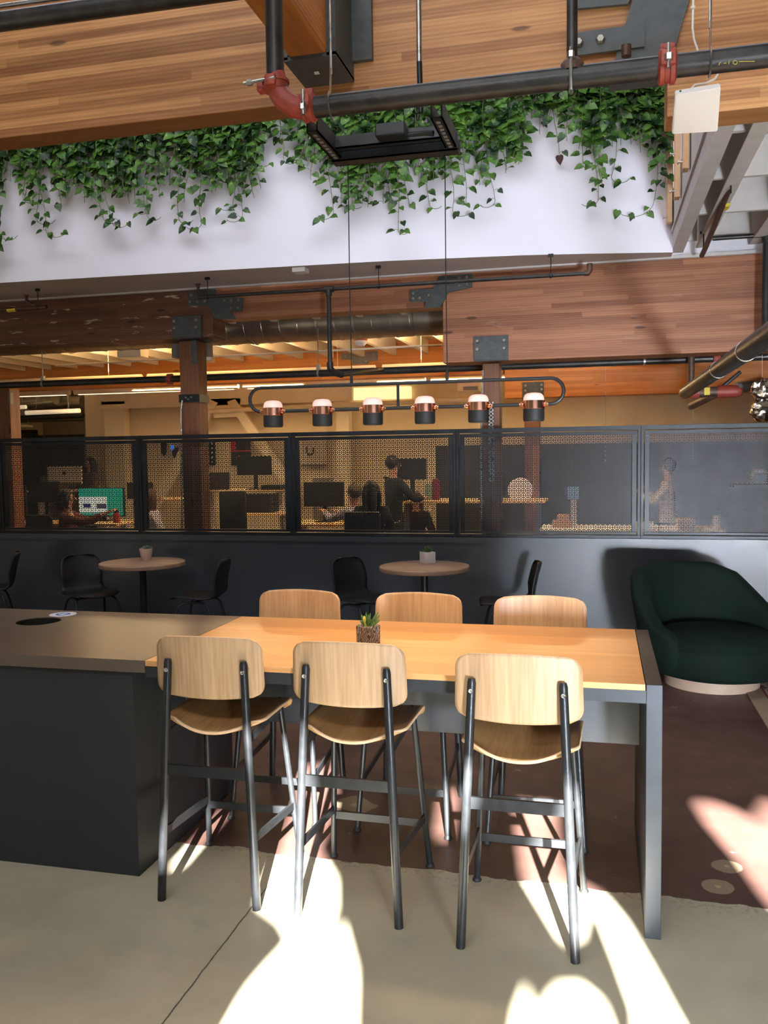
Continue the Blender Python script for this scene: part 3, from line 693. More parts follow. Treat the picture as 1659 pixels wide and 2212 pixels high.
ln_ = MB(); ln_.grid(lambda u, v: Vector((HC[0]+(HR-.0008)*math.cos(2*pi*u), HC[1]+(HR-.0008)*math.sin(2*pi*u), .866+.046*v)), 49, 2)
part(ln_, 'hole_shade_ring', plain('ring_shade_black', lin(30, 30, 29), .6, spec=.2), ct, 60)  # dark ring added as shade on the hole's inner wall
sk = thing('recycling_sticker', 'round white sticker with blue recycling arrows beside the waste hole', 'sticker', (-2.738, 4.0, TZ))
part(MB().lathe((-2.738, 4.0, TZ), [(0, 0), (.068, 0), (.068, .0008), (0, .0008)], 40), 'disc', 'sticker', sk)
ar = MB()
for k in range(3):
    a = k*2*pi/3+.3; rot = Matrix.Rotation(a, 3, 'Z')
    for poly in ([(.018, -.036), (.034, -.008), (.022, -.001), (.006, -.029)], [(.040, -.012), (.014, .003), (.034, .014)], [(-.012, -.038), (.016, -.038), (.008, -.026), (-.012, -.026)]):
        ar.prism([rot @ Vector((x, y, 0)) + Vector((-2.738, 4.0, TZ+.0008)) for x, y in poly], (0, 0, .0006))
part(ar, 'arrows', 'blue_print', sk, 0)

# ------------------------------------------------------------------ bar stools
def make_stool():
    t = thing('bar_stool', '-', 'bar stool', (0, 0, 0), 'plywood bar stools round the high table')
    # seat
    W = .212; sm = MB()
    def seat(u, v):
        y = -.165 + .385*v; x = (u*2-1)
        rr = .045; d = min(v*.385, (1-v)*.385); w_ = W - (.006*(1-v)) - ((rr-math.sqrt(max(0, rr*rr-(rr-d)**2))) if d < rr else 0)
        X = x*w_; rear = max(0, 1-v*1.5); z = .705 - .047*(1-abs(x)**2.2)*(rear**.9) - .012*(1-abs(x)**2)*math.sin(pi*v)
        if v > .84: z -= .055*((v-.84)/.16)**2*1.0
        Y = y + .03*(1-abs(x)**2)*(-rear)
        return Vector((X, Y, z))
    sm.grid(seat, 25, 29); so = part(sm, 'seat', ('oak_seat',), t, 60); solid(so, .0115); so.data.materials.append(M['plywood_edge']); so.modifiers[0].material_offset_rim = 1
    # backrest
    bm_ = MB()
    def back(u, v):
        x = u*2-1; z0, z1 = .808, 1.030; rr = .045; H = z1-z0; d = min(v*H, (1-v)*H)
        w_ = .216 + .006*(1-v) - ((rr-math.sqrt(max(0, rr*rr-(rr-d)**2))) if d < rr else 0)
        X = x*w_; k = (X/.216)**2
        return Vector((X, -.175 - .032*(1-k) - .012*(v-.5), z0 + H*v - .012*(1-k)*(1-v) + .012*(1-k)*v))
    bm_.grid(back, 27, 23); bo = part(bm_, 'backrest', ('oak',), t, 60); solid(bo, .0115); bo.data.materials.append(M['plywood_edge']); bo.modifiers[0].material_offset_rim = 1
    rear, front = [], []
    for s in (-1, 1):
        A = Vector((s*.197, -.250, 0)); Bt = Vector((s*.155, -.218, .952)); rear.append((A, Bt))
        lg = MB().tube([A, A.lerp(Bt, .5), A.lerp(Bt, .985), Bt], [.0165, .0165, .0155, .012], 16); lo = part(lg, 'rear_leg', 'black_metal', t)
        c = A.lerp(Bt, .958); part(MB().lathe(c+Vector((0, -.0150, 0)), [(0, -.0035), (.003, -.0035), (.0035, -.002), (.007, -.0035), (.0085, -.001), (.0085, .002)], 14, 'Y'), 'bolt', 'zinc', lo)
        A2 = Vector((s*.212, .243, 0)); B2 = Vector((s*.168, .150, .680)); front.append((A2, B2))
        lf = MB().tube([A2, B2], .0125, 14); fo = part(lf, 'front_leg', 'black_metal', t)
        part(MB().lathe(A2, [(0, 0), (.018, 0), (.019, .004), (.0135, .014), (.0125, .02)], 14), 'foot_glide', 'black_matte', fo)
        part(MB().lathe((s*.157, -.1955, .918), [(0, 0), (.011, 0), (.011, .002), (.009, .003), (0, .003)], 16, 'Y'), 'screw_cap', 'zinc', bo)
    def onleg(lg, z): a, b = lg; return a.lerp(b, z/b.z)
    def bar(p, q, h, th, name):
        p, q = Vector(p), Vector(q); d = (q-p).normalized(); n_ = d.cross(Vector((0, 0, 1))).normalized()*th/2; u_ = Vector((0, 0, h/2))
        part(MB().hexa([p-n_-u_, p+n_-u_, p+n_+u_, p-n_+u_], [q-n_-u_, q+n_-u_, q+n_+u_, q-n_+u_]), name, 'black_metal', t, 0)
    bar(onleg(rear[0], .518)+Vector((.008, 0, 0)), onleg(rear[1], .518)-Vector((.008, 0, 0)), .042, .012, 'rear_rail')
    bar(onleg(front[0], .197), onleg(front[1], .197), .032, .010, 'footrest')
    for s in (0, 1):
        bar(onleg(rear[s], .268), onleg(front[s], .222), .032, .010, 'side_rail')
        bar(onleg(rear[s], .648), onleg(front[s], .672), .030, .010, 'seat_rail')
    bar(onleg(front[0], .668), onleg(front[1], .668), .022, .012, 'front_rail')
    # dark screw head in the seat corner
    part(MB().lathe((.165, .150, .7105), [(0, 0), (.008, 0), (.007, .0015), (0, .0015)], 12), 'seat_screw', 'black_matte', so)
    return t
st0 = make_stool()
SP = [(-1.478, 3.262, .028, 'near plywood bar stool at the left end, overlapping the grey counter'),
      (-.908, 3.262, -.012, 'near plywood bar stool in the middle, in front of the potted succulent'),
      (-.275, 3.180, -.01, 'near plywood bar stool beside the slab leg of the high table'),
      (-1.500, 4.020, pi-.01, 'far plywood bar stool at the left behind the high table'),
      (-.876, 4.020, pi, 'far plywood bar stool in the middle behind the high table'),
      (-.280, 4.015, pi+.012, 'far plywood bar stool at the right behind the high table, nearest the armchair')]
for i, (x, y, a, lb) in enumerate(SP):
    if i == 0: st0.location = (x, y, 0); st0.rotation_euler = (0, 0, a); st0['label'] = lb
    else: dup(st0, (x, y, 0), a, lb)

# ------------------------------------------------------------------ pots
def succulent_leaf(mb, base, d, L, wd, th):
    base = Vector(base); d = Vector(d).normalized(); side = d.cross(Vector((0, 0, 1))); side = side.normalized() if side.length > .1 else Vector((1, 0, 0))
    mb.tube([base, base+d*L*.3, base+d*L*.65, base+d*L*.9, base+d*L], [wd*.4, wd*.8, wd, wd*.6, wd*.1], 8, flat=th)
pc = (-.966, 3.575, TZ)
pp = thing('potted_succulent', 'embossed taupe pot with yellow-green succulent on the wooden table', 'potted plant', pc)
pm = MB(); ph = .083; pr = .050
def potf(u, v):
    a = u*2*pi; r = pr - .002*(1-v) + .0022*(math.sin(9*a+14*v*math.cos(3*a))*math.sin(20*v+4*math.sin(5*a)) > .15)
    return Vector((pc[0]+r*math.cos(a), pc[1]+r*math.sin(a), TZ+ph*v))
pm.grid(potf, 181, 42)
pm.lathe(pc, [(0, 0), (.046, 0), (.048, .002)], 40); pm.lathe(pc, [(pr, ph), (pr-.001, ph+.001), (pr-.004, ph), (pr-.005, ph-.014)], 48)
def emb_mat():
    mt, nt, b = new_mat('embossed_taupe_glaze'); v = coords(nt, (1, 1, 1))
    vo = nd(nt, 'ShaderNodeTexVoronoi', feature='SMOOTH_F1', i_Vector=v, i_Scale=55); wv = nd(nt, 'ShaderNodeTexWave', i_Vector=v, i_Scale=34, i_Distortion=14, i_Detail=1.5)
    f = smooth(nt, wv.outputs[0], .35, .65)
    nt.links.new(mix(nt, f, lin(72, 66, 60), lin(146, 134, 122)), b.inputs['Base Color']); b.inputs['Roughness'].default_value = .25
    bp = nd(nt, 'ShaderNodeBump', i_Strength=.5, i_Distance=.003, i_Height=f); nt.links.new(bp.outputs[0], b.inputs['Normal']); return mt
M['emb'] = emb_mat()
part(pm, 'pot', 'emb', pp); part(MB().lathe((pc[0], pc[1], TZ+ph-.012), [(0, 0), (pr-.004, 0), (pr-.004, .002), (0, .005)], 24), 'gravel', 'soil', pp)
sg = MB(); bx, by, bz = pc[0]-.006, pc[1]-.004, TZ+ph-.01
for d, L, wd in (((-.4, 0, 1), .062, .009), ((.25, .1, 1), .068, .010), ((-.1, .3, 1), .07, .008), ((-.7, .1, .8), .045, .008), ((.6, -.1, .9), .05, .008)): succulent_leaf(sg, (bx, by, bz), d, L, wd, .6)
rd = random.Random(3)
for i in range(15):
    a = rd.uniform(-1.2, 1.4); succulent_leaf(sg, (pc[0]+.020+rd.uniform(-.008, .010), by+rd.uniform(-.01, .01), bz+rd.uniform(.005, .03)), (math.sin(a), rd.uniform(-.4, .4), math.cos(a)*.8+.2), rd.uniform(.026, .045), .0042, .7)
part(sg, 'leaves', 'succulent', pp)
yl = MB(); succulent_leaf(yl, (bx-.004, by-.012, bz+.018), (-.05, -.1, 1), .038, .009, .8); yl.tube([(bx, by-.01, bz), (bx-.002, by-.012, bz+.022)], .004, 8)
part(yl, 'yellow_leaf', 'succulent_yellow', pp)

p1 = thing('potted_succulent', 'tapered speckled pink pot with a rosette succulent on the left round table', 'potted plant', (-4.265, 7.60, .742))
q = (-4.265, 7.60, .742)
part(MB().lathe(q, [(0, 0), (.042, 0), (.045, .004), (.064, .105), (.065, .112), (.061, .113), (.058, .100), (0, .099)], 32), 'pot', 'speckle_pot', p1)
sg = MB()
for i in range(22):
    a = i*2.4; e = .25+.9*i/22; succulent_leaf(sg, (q[0]+.012, q[1], q[2]+.10), (math.cos(a)*math.cos(e), math.sin(a)*math.cos(e), math.sin(e)), .068-.022*i/22, .010, .4)
part(sg, 'leaves', 'succulent_pale', p1)
q = (-1.52, 7.72, .742); p2 = thing('potted_succulent', 'white cube pot with small leafy green plant on the round table behind the stools', 'potted plant', q)
cbm = MB(); cbm.box(-.055, .055, -.055, .055, 0, .104, .004)
rz = Matrix.Rotation(.62, 3, 'Z')
for v in cbm.bm.verts: v.co = rz @ v.co + Vector(q)
part(cbm, 'pot', 'white_pot', p2, 30)
sg = MB(); rd = random.Random(5)
for i in range(60):
    a, e = rd.uniform(0, 2*pi), rd.uniform(.2, 1.4); succulent_leaf(sg, (q[0]+rd.uniform(-.02, .02), q[1]+rd.uniform(-.02, .02), q[2]+.10), (math.cos(a)*math.cos(e), math.sin(a)*math.cos(e), math.sin(e)), rd.uniform(.03, .068), .007, .4)
part(sg, 'leaves', 'succulent', p2)

# ------------------------------------------------------------------ round tables and shell chairs by the half wall
def round_table(c, lab):
    t = thing('round_table', lab, 'table', (c[0], c[1], 0), 'round bistro tables along the charcoal wall')
    part(MB().lathe((c[0], c[1], 0), [(0, .702), (.388, .702), (.398, .704), (.40, .708), (.40, .736), (.396, .741), (0, .742)], 72), 'tabletop', 'bistro_wood', t, 30)
    part(MB().lathe((c[0], c[1], 0), [(.032, .02), (.032, .70)], 24), 'pedestal', 'black_metal', t)
    part(MB().lathe((c[0], c[1], 0), [(0, 0), (.22, 0), (.222, .004), (.20, .012), (.04, .03), (0, .03)], 40), 'base_plate', 'black_metal', t)
    return t
round_table((-4.235, 7.475), 'round wooden bistro table at left holding the speckled pink pot')
round_table((-1.515, 7.545), 'round wooden bistro table in the centre holding the white cube pot')
def make_chair():
    t = thing('shell_chair', '-', 'chair', (0, 0, 0), 'black shell chairs at the round tables')
    prof = [(.225, .435, .165), (.20, .452, .195), (.10, .452, .215), (0, .442, .22), (-.10, .437, .22), (-.17, .445, .215), (-.215, .48, .205), (-.235, .54, .20), (-.25, .62, .205), (-.268, .70, .20), (-.285, .76, .185), (-.292, .79, .15), (-.295, .803, .09)]
    n = len(prof)
    def f(u, v):
        t_ = v*(n-1); i = min(n-2, int(t_)); k = t_-i; a, b = prof[i], prof[i+1]
        Y, Z, W = (a[j]+(b[j]-a[j])*k for j in range(3)); x = u*2-1
        up = min(1, max(0, (Z-.44)/.15)); c = 1-abs(x)**2
        return Vector((x*W, Y+.045*up*(1-c) if up > 0 else Y, Z+.022*(1-c)*(1-up)))
    m_ = MB(); m_.grid(f, 15, 40); o = part(m_, 'shell', 'black_shell', t, 70); solid(o, .012)
    for s in (-1, 1):
        pts = [Vector((s*.235, .20, 0)), Vector((s*.205, .155, .34)), Vector((s*.19, .125, .40)), Vector((s*.165, .08, .418)), Vector((s*.15, -.05, .42)), Vector((s*.165, -.11, .41)), Vector((s*.19, -.15, .37)), Vector((s*.225, -.215, 0))]
        fine = []
        for a, b in zip(pts, pts[1:]): fine += [a.lerp(b, k/4) for k in range(4)]
        fine.append(pts[-1])
        for _ in range(3): fine = [fine[0]] + [(fine[i-1]+fine[i]*2+fine[i+1])/4 for i in range(1, len(fine)-1)] + [fine[-1]]
        h = len(fine)//2
        part(MB().tube(fine[:h+1], .011, 10), 'front_leg', 'black_metal', t); part(MB().tube(fine[h:], .011, 10), 'rear_leg', 'black_metal', t)
    part(MB().box(-.16, .16, -.02, .02, .405, .418), 'cross_bar', 'black_metal', t, 0)
    return t
ch0 = make_chair()
for i, (x, y, a, lb) in enumerate([
    (-4.70, 7.32, -pi/2-.62+.0, 'black shell chair left of the round table with the pink pot, back turned'),
    (-3.58, 7.32, pi/2+.12, 'black shell chair in profile right of the round table with the pink pot'),
    (-2.02, 7.42, -pi/2-.55, 'black shell chair left of the centre round table, back turned'),
    (-.78, 7.42, pi/2+.16, 'black shell chair in profile right of the centre round table'),
    (-5.92, 7.45, pi/2+.55, 'black shell chair cut off by the left edge of the picture')]):
    if i == 0: ch0.location = (x, y, 0); ch0.rotation_euler = (0, 0, a); ch0['label'] = lb
    else: dup(ch0, (x, y, 0), a, lb)

# ------------------------------------------------------------------ green swivel armchair and rug
AC = Vector((.80, 6.80, 0)); arm = thing('tub_armchair', 'dark green velvet tub armchair on a tan plinth in front of the charcoal wall', 'armchair', AC)
part(MB().lathe(AC, [(0, 0), (.335, 0), (.335, .098), (.30, .105), (0, .105)], 64), 'plinth', 'tan', arm, 30)
part(MB().lathe(AC+Vector((.02, -.03, 0)), [(0, .10), (.40, .10), (.452, .115), (.472, .15), (.475, .25), (.470, .322), (.462, .332), (.44, .36), (.38, .395), (.25, .415), (0, .425)], 72), 'seat', 'velvet', arm, 60)
part(MB().tube([AC+Vector((.02+.472*math.cos(a), -.03+.472*math.sin(a), .328)) for a in [i*2*pi/72 for i in range(73)]], .005, 8), 'seat_piping', 'velvet', arm)
bk = MB(); NA, NS = 64, 20
def ac_top(t):        # t 0 = left arm tip .. 1 = right arm tip
    d = abs((238-226*t)-125); tb_ = [(0, .85), (40, .84), (60, .775), (77, .63), (95, .49), (114, .42)]
    for (p, zp), (q, zq) in zip(tb_, tb_[1:]):
        if d <= q: k = (d-p)/(q-p); return zp+(zq-zp)*k
    return .42
def ac_sec(t, k):
    a0, a1 = math.radians(238), math.radians(12); a = a0+(a1-a0)*t
    ph_ = 2*pi*k/NS; top = ac_top(t); bot = .16; h = (top-bot)/2; zc_ = (top+bot)/2
    e = min(t, 1-t); endk = min(1, math.sqrt(max(0.0001, 1-(1-min(1, e/.045))**2))); th = .062*endk
    cr, cz_ = math.cos(ph_), math.sin(ph_)
    rr_ = (abs(cr)**.55)*(1 if cr >= 0 else -1); zz = (abs(cz_)**.55)*(1 if cz_ >= 0 else -1)
    lean = .10*((zz+1)/2); R0 = .44+lean*.9
    r = R0 + rr_*th*(1+.25*(zz > 0)*(zz))
    return AC + Vector((r*math.cos(a), r*math.sin(a), zc_+zz*h*(.7+.3*endk)))
rings = [[bk.bm.verts.new(ac_sec(i/NA, k)) for k in range(NS)] for i in range(NA+1)]
for A, B in zip(rings, rings[1:]):
    for k in range(NS): bk.bm.faces.new((A[k], A[(k+1) % NS], B[(k+1) % NS], B[k]))
bk.bm.faces.new(rings[0]); bk.bm.faces.new(rings[-1][::-1])
part(bk, 'wrap_back', 'velvet', arm, 60)
def rug_mat():
    mt, nt, b = new_mat('patterned_rug'); tc = nt.nodes.new('ShaderNodeTexCoord'); sp = nd(nt, 'ShaderNodeSeparateXYZ', i_0=tc.outputs['Object'])
    x = sp.outputs[0]
    vo = nd(nt, 'ShaderNodeTexVoronoi', i_Vector=tc.outputs['Object'], i_Scale=16); n = noise(nt, tc.outputs['Object'], 30, 3)
    pat = mix(nt, smooth(nt, vo.outputs['Distance'], .3, .5), lin(60, 60, 78), lin(176, 158, 140))
    pat = mix(nt, smooth(nt, n, .62, .66), pat, lin(130, 52, 44))
    c = mix(nt, smooth(nt, x, .115, .118), lin(150, 128, 104), lin(120, 40, 36)); c = mix(nt, smooth(nt, x, .13, .133), c, pat)
    nt.links.new(c, b.inputs['Base Color']); b.inputs['Roughness'].default_value = .95; return mt
M['rug'] = rug_mat()
rg = MB().box(1.005, 3.4, 3.9, 7.3, 0, .008).build('patterned_rug', 'rug', origin=(1.005, 3.9, 0), smooth_=0); tag(rg, 'patterned rug with tan border at right, partly under the green armchair', 'rug')

# ------------------------------------------------------------------ perforated screen on the half wall
YS = 8.12
MX = [-7.89, -6.24, -4.592, -2.938, -1.312, .343, 2.0, 3.65]
labs = ['perforated black metal screen panel cut off by the left edge', 'perforated black screen panel in front of the bright teal monitor',
        'perforated black screen panel in front of the banded timber column', 'perforated black screen panel behind the three far stools, left of the slotted column',
        'perforated black screen panel crossed by the slotted timber column', 'perforated black screen panel above the green armchair', 'last perforated black screen panel, right of the one above the green armchair']
def mesh_cells(x0, x1, z0, z1, nx, nz, y):
    b = MB(); px_, pz_ = (x1-x0)/nx, (z1-z0)/nz; gw, bw = .0078, .006; bm = b.bm
    def quad(a, bb, c, d): bm.faces.new([bm.verts.new((p[0], y, p[1])) for p in (a, bb, c, d)])
    for i in range(nx+1):
        x = x0+px_*i; quad((x-gw/2, z0), (x+gw/2, z0), (x+gw/2, z1), (x-gw/2, z1))
    for j in range(nz+1):
        z = z0+pz_*j; quad((x0, z-gw/2), (x1, z-gw/2), (x1, z+gw/2), (x0, z+gw/2))
    ro, ri = .0136, .0066; N = 8
    cs = [(math.cos(2*pi*(k+.5)/N), math.sin(2*pi*(k+.5)/N)) for k in range(N)]
    for i in range(nx):
        for j in range(nz):
            cx, cz = x0+px_*(i+.5), z0+pz_*(j+.5)
            O = [bm.verts.new((cx+ro*c, y, cz+ro*s_)) for c, s_ in cs]; I = [bm.verts.new((cx+ri*c, y, cz+ri*s_)) for c, s_ in cs]
            for k in range(N): bm.faces.new((O[k], O[(k+1) % N], I[(k+1) % N], I[k]))
            quad((cx-bw/2, cz+ro*.9), (cx+bw/2, cz+ro*.9), (cx+bw/2, cz+pz_/2), (cx-bw/2, cz+pz_/2)); quad((cx-bw/2, cz-pz_/2), (cx+bw/2, cz-pz_/2), (cx+bw/2, cz-ro*.9), (cx-bw/2, cz-ro*.9))
            quad((cx+ro*.9, cz-bw/2), (cx+px_/2, cz-bw/2), (cx+px_/2, cz+bw/2), (cx+ro*.9, cz+bw/2)); quad((cx-px_/2, cz-bw/2), (cx-ro*.9, cz-bw/2), (cx-ro*.9, cz+bw/2), (cx-px_/2, cz+bw/2))
    return b
cell_me = None
for i in range(7):
    xa, xb = MX[i], MX[i+1]; t = thing('screen_panel', labs[i], 'screen', ((xa+xb)/2, YS, .95), 'perforated screen panels on the half wall')
    f = MB(); e = .002
    f.box(xa+e, xb-e, YS-.035, YS+.03, 1.915, 1.955, .002); f.box(xa+e, xb-e, YS-.035, YS+.03, .948, .975, .002)
    f.box(xa+e, xa+.026, YS-.035, YS+.03, .975, 1.915, .002); f.box(xb-.026, xb-e, YS-.035, YS+.03, .975, 1.915, .002)
    part(f, 'outer_frame', 'screen_steel', t, 0)
    f = MB(); a, b_ = xa+.034, xb-.034
    f.box(a, b_, YS-.02, YS+.015, 1.876, 1.908, .002); f.box(a, b_, YS-.02, YS+.015, .981, 1.004, .002); f.box(a, a+.042, YS-.02, YS+.015, 1.004, 1.876, .002); f.box(b_-.042, b_, YS-.02, YS+.015, 1.004, 1.876, .002)
    part(f, 'inner_frame', 'screen_steel', t, 0)
    if cell_me is None:
        mo = part(mesh_cells(xa+.074, xb-.074, 1.002, 1.878, 36, 21, YS), 'perforated_sheet', 'screen_steel', t, 0); cell_me = mo.data; ref_w = xb-xa
    else:
        mo = bpy.data.objects.new('perforated_sheet', cell_me); C.objects.link(mo); mo.parent = t; mo.scale.x = (xb-xa-.148)/(ref_w-.148)
    solid(mo, .0015)

# ------------------------------------------------------------------ pipework of the middle distance
def pipe_thing(name, label, segs, mat, cat='pipe', extra=()):
    c = segs[0][0][0]; t = thing(name, label, cat, tuple(c))
    for k, (pts, r) in enumerate(segs): part(MB().tube(pts, r, 14), 'pipe_length', mat, t)
    for nm, mb, mt in extra: part(mb, nm, mt, t)
    return t
Y1 = 7.8; a, b_ = at(470, 638, Y1), at(1270, 592, Y1); z1 = (a.z+b_.z)/2; xT = at(710, 620, Y1).x; zD = at(710, 790, Y1).z
ex = []
def sprinkler_hanger(x, z, Y=Y1, ztop=3.44):
    h = MB(); h.tube([(x, Y, z-.02), (x, Y, ztop-.02)], .004, 6); h.lathe((x, Y, z), [(.018, -.012), (.024, -.008), (.024, .008), (.018, .012)], 12, 'X'); h.box(x-.022, x+.022, Y-.01, Y+.01, ztop-.03, ztop-.005)
    return h
for pxh in (448, 818, 1190): ex.append(('hanger', sprinkler_hanger(at(pxh, 605, Y1).x, z1), 'black_metal'))
ex.append(('tee_fitting', MB().lathe((xT, Y1, z1), [(.024, -.05), (.028, -.048), (.028, .048), (.024, .05)], 14, 'X').tube([(xT, Y1, z1), (xT, Y1, z1-.06)], .03, 14), 'pipe'))
ex.append(('end_elbow', MB().tube([(b_.x-.03, Y1, z1), (b_.x, Y1, z1), (b_.x+.015, Y1, z1+.02), (b_.x+.015, Y1, z1+.08)], .024, 12), 'pipe_brown'))
ex.append(('sprinkler_head', MB().lathe((at(428, 620, Y1).x, Y1, z1+.04), [(.012, 0), (.02, .01), (.012, .03), (.014, .07), (.03, .085), (0, .088)], 12), 'pipe_brown'))
ex.append(('drop_elbow', MB().tube([(xT, Y1, zD+.03), (xT, Y1, zD-.02), (xT+.02, Y1+.04, zD-.06), (xT+.07, Y1+.14, zD-.075)], .031, 14), 'pipe'))
pipe_thing('sprinkler_branch', 'thin black sprinkler pipe under the soffit with a drop pipe near the left pendant cable',
    [([(a.x-.2, Y1, z1), (b_.x, Y1, z1)], .017), ([(xT, Y1, z1), (xT, Y1, zD)], .021), ([(xT+.06, Y1+.12, zD-.075), (-2.2, 8.86, 2.60)], .024)], 'pipe', extra=ex)
a = at(100, 663, Y1)
pipe_thing('sprinkler_branch', 'short brown sprinkler pipe end with a yellow tag under the soffit at far left', [([(a.x, Y1, a.z), (a.x-1.8, Y1, a.z)], .022)], 'pipe_brown',
    extra=[('hanger', sprinkler_hanger(at(82, 650, Y1).x, a.z), 'black_metal'), ('yellow_tag', MB().tube([at(35, 668, Y1), at(17, 670, Y1)], .0235, 12), 'yellow_tag'),
           ('sprinkler_head', MB().tube([at(88, 662, Y1), at(66, 656, Y1), at(57, 648, Y1), at(57, 641, Y1)], .015, 10).lathe(at(57, 642, Y1), [(.012, 0), (.028, .02), (0, .022)], 10), 'pipe_brown')])
bxm = MB().box(at(634, 606, 7.7).x, at(662, 606, 7.7).x, 7.66, 7.78, 3.40, 3.44, .004).build('ceiling_sensor', 'white_plastic', smooth_=0); tag(bxm, 'small white box fixed to the soffit left of the drop pipe', 'sensor')

Y2, Z2 = 8.9, 2.595; ex = []
for pxh in (92, 688, 1392):
    xh = at(pxh, 800, Y2).x; ex.append(('hanger', MB().tube([(xh, Y2, Z2), (xh, Y2, 3.46)], .006, 6).lathe((xh, Y2, Z2), [(.039, -.012), (.044, -.008), (.044, .008), (.039, .012)], 14, 'X').box(xh-.02, xh+.02, Y2-.02, Y2+.02, Z2+.04, Z2+.09), 'zinc'))
for pxh in (368,):
    ex.append(('coupling', coupling(MB(), (at(pxh, 828, Y2).x, Y2, Z2), 'X', .06, .06), 'red'))
xv2 = at(1548, 765, Y2).x; ex.append(('coupling', coupling(MB(), (xv2, Y2, Z2), 'X', .056, .07), 'red')); ex.append(('riser', MB().tube([(xv2, Y2, Z2), (xv2, Y2, 3.4)], .036, 14), 'pipe'))
pipe_thing('fire_main', 'long horizontal black pipe running behind both near columns', [([(-13.8, Y2, Z2), (4.9, Y2, Z2)], .037)], 'pipe', extra=ex)
xg = at(1493, 800, 8.75).x
pipe_thing('standpipe', 'short vertical grey pipe coming down under the right beam beside the diagonal pipe', [([(xg, 8.75, 3.4), (xg, 8.75, 2.30)], .031)], 'pipe_brown')
XD, ZD, YE = .775, 2.27, 8.75
vb = MB(); vb.ball((XD, YE, ZD), .062, seg=14); vb.tube([(XD, YE, ZD), (XD+.12, YE, ZD)], .055, 14); vb2 = MB().tube([(XD+.12, YE, ZD), (XD+.30, YE, ZD)], .05, 14)
vb3 = MB(); vb3.tube([(XD+.28, YE, ZD), (XD+.45, YE, ZD)], .058, 14); vb3.ball((XD+.45, YE, ZD), .058, seg=14)
pipe_thing('drain_pipe', 'thick dull black pipe coming diagonally forward, ending in a red elbow and valve', [([(XD, 2.2, ZD), (XD, YE, ZD)], .056)], 'pipe',
    extra=[('elbow', vb, 'red'), ('valve_body', vb2, 'pipe_brown'), ('red_cap', vb3, 'red'), ('yellow_tag', MB().box(XD+.16, XD+.21, YE-.056, YE-.05, ZD-.03, ZD+.04), 'yellow_tag'),
           ('band', MB().lathe((XD, 6.35, ZD), [(.057, -.008), (.0595, -.006), (.0595, .006), (.057, .008)], 20, 'Y'), 'zinc'), ('band', MB().lathe((XD, 5.2, ZD), [(.057, -.008), (.0595, -.006), (.0595, .006), (.057, .008)], 20, 'Y'), 'zinc'),
           ('branch', MB().tube([at(1492, 878, 9.2), at(1545, 852, 8.8)], [.036, .036], 12), 'pipe_brown'), ('thin_branch', MB().tube([at(1548, 846, 8.75), at(1600, 803, 8.75)], .017, 10), 'pipe'),
           ('flex_hose', MB().tube([(XD+.45, YE, ZD+.03), (XD+.65, YE+.1, ZD+.06), (XD+.9, YE+.1, ZD+.10)], [.05, .045, .04], 12), 'grey_plastic')])
# right-hand riser and branch under the white joists
xr2 = at(1655, 600, 8.0).x; za_ = at(1645, 508, 8.0).z
pipe_thing('sprinkler_riser', 'black vertical pipe at the right edge with a tee at its top', [([(xr2, 8.0, 2.62), (xr2, 8.0, za_)], .032), ([(xr2, 8.0, za_), (at(1540, 510, 8.0).x, 8.0, za_)], .019)], 'pipe',
    extra=[('tee_fitting', MB().tube([(xr2, 8.0, za_+.06), (xr2, 8.0, za_-.06)], .04, 14), 'pipe')])
xs_ = at(1524, 530, 7.9).x; zs_ = at(1524, 535, 7.9).z; yB = 5.9; xB = xs_
e = at(1587, 378, 6.3)
ex = [('valve', MB().tube([e, e+Vector((.0, .05, .03))], .03, 12).lathe(e+Vector((0, .02, .03)), [(.02, 0), (.022, .04), (.012, .06), (.03, .065), (.03, .075), (0, .08)], 12), 'pipe_brown'),
      ('yellow_tag', MB().tube([at(1571, 440, 6.85), at(1568, 448, 6.92)], .0225, 12), 'yellow_tag')]
for q, Yq in (((1579, 375), 6.4), ((1520, 505), 7.75)):
    h = at(q[0], q[1], Yq); ex.append(('hanger', MB().tube([h-Vector((0, 0, .13)), h+Vector((0, 0, .03))], .006, 6).box(h.x-.03, h.x+.03, h.y-.012, h.y+.012, h.z, h.z+.02), 'black_metal'))
pipe_thing('sprinkler_branch', 'rusty brown sprinkler pipe slanting under the white joists at right', [([e, at(1524, 535, 7.75), at(1516, 552, 7.95)], .021)], 'pipe_brown', extra=ex)

# ------------------------------------------------------------------ mezzanine floor edge, joists and stair balusters at right
fa = MB(); fa.box(.60, .64, 4.5, 8.1, 3.50, 3.98); fa.box(.585, .60, 4.5, 8.1, 3.60, 3.625); fa.box(.60, .70, 4.5, 8.26, 3.47, 3.50)
o = fa.build('fascia_board', 'white_wood', smooth_=0); tag(o, 'long white fascia board on the edge of the mezzanine floor at upper right', 'fascia')
dk = MB().box(.645, 4.98, 4.52, 8.25, 3.80, 3.84); struct(dk.build('ceiling_mezzanine', 'white_wood', smooth_=0))
for i, (x0, lb) in enumerate(((.80, 'white painted joist overhead carrying the rusty sprinkler pipe'), (1.24, 'white painted joist overhead nearest the right edge'), (1.68, 'white painted joist overhead just outside the right edge'))):
    o = MB().box(x0, x0+.10, 4.5, 8.26, 3.50, 3.80, .004).build('ceiling_joist', 'white_wood', smooth_=0); tag(o, lb, 'joist', 'white joists under the mezzanine')
names = ['nearest the wireless box', 'second from the top beam', 'third from the top beam', 'just above the brown beam']
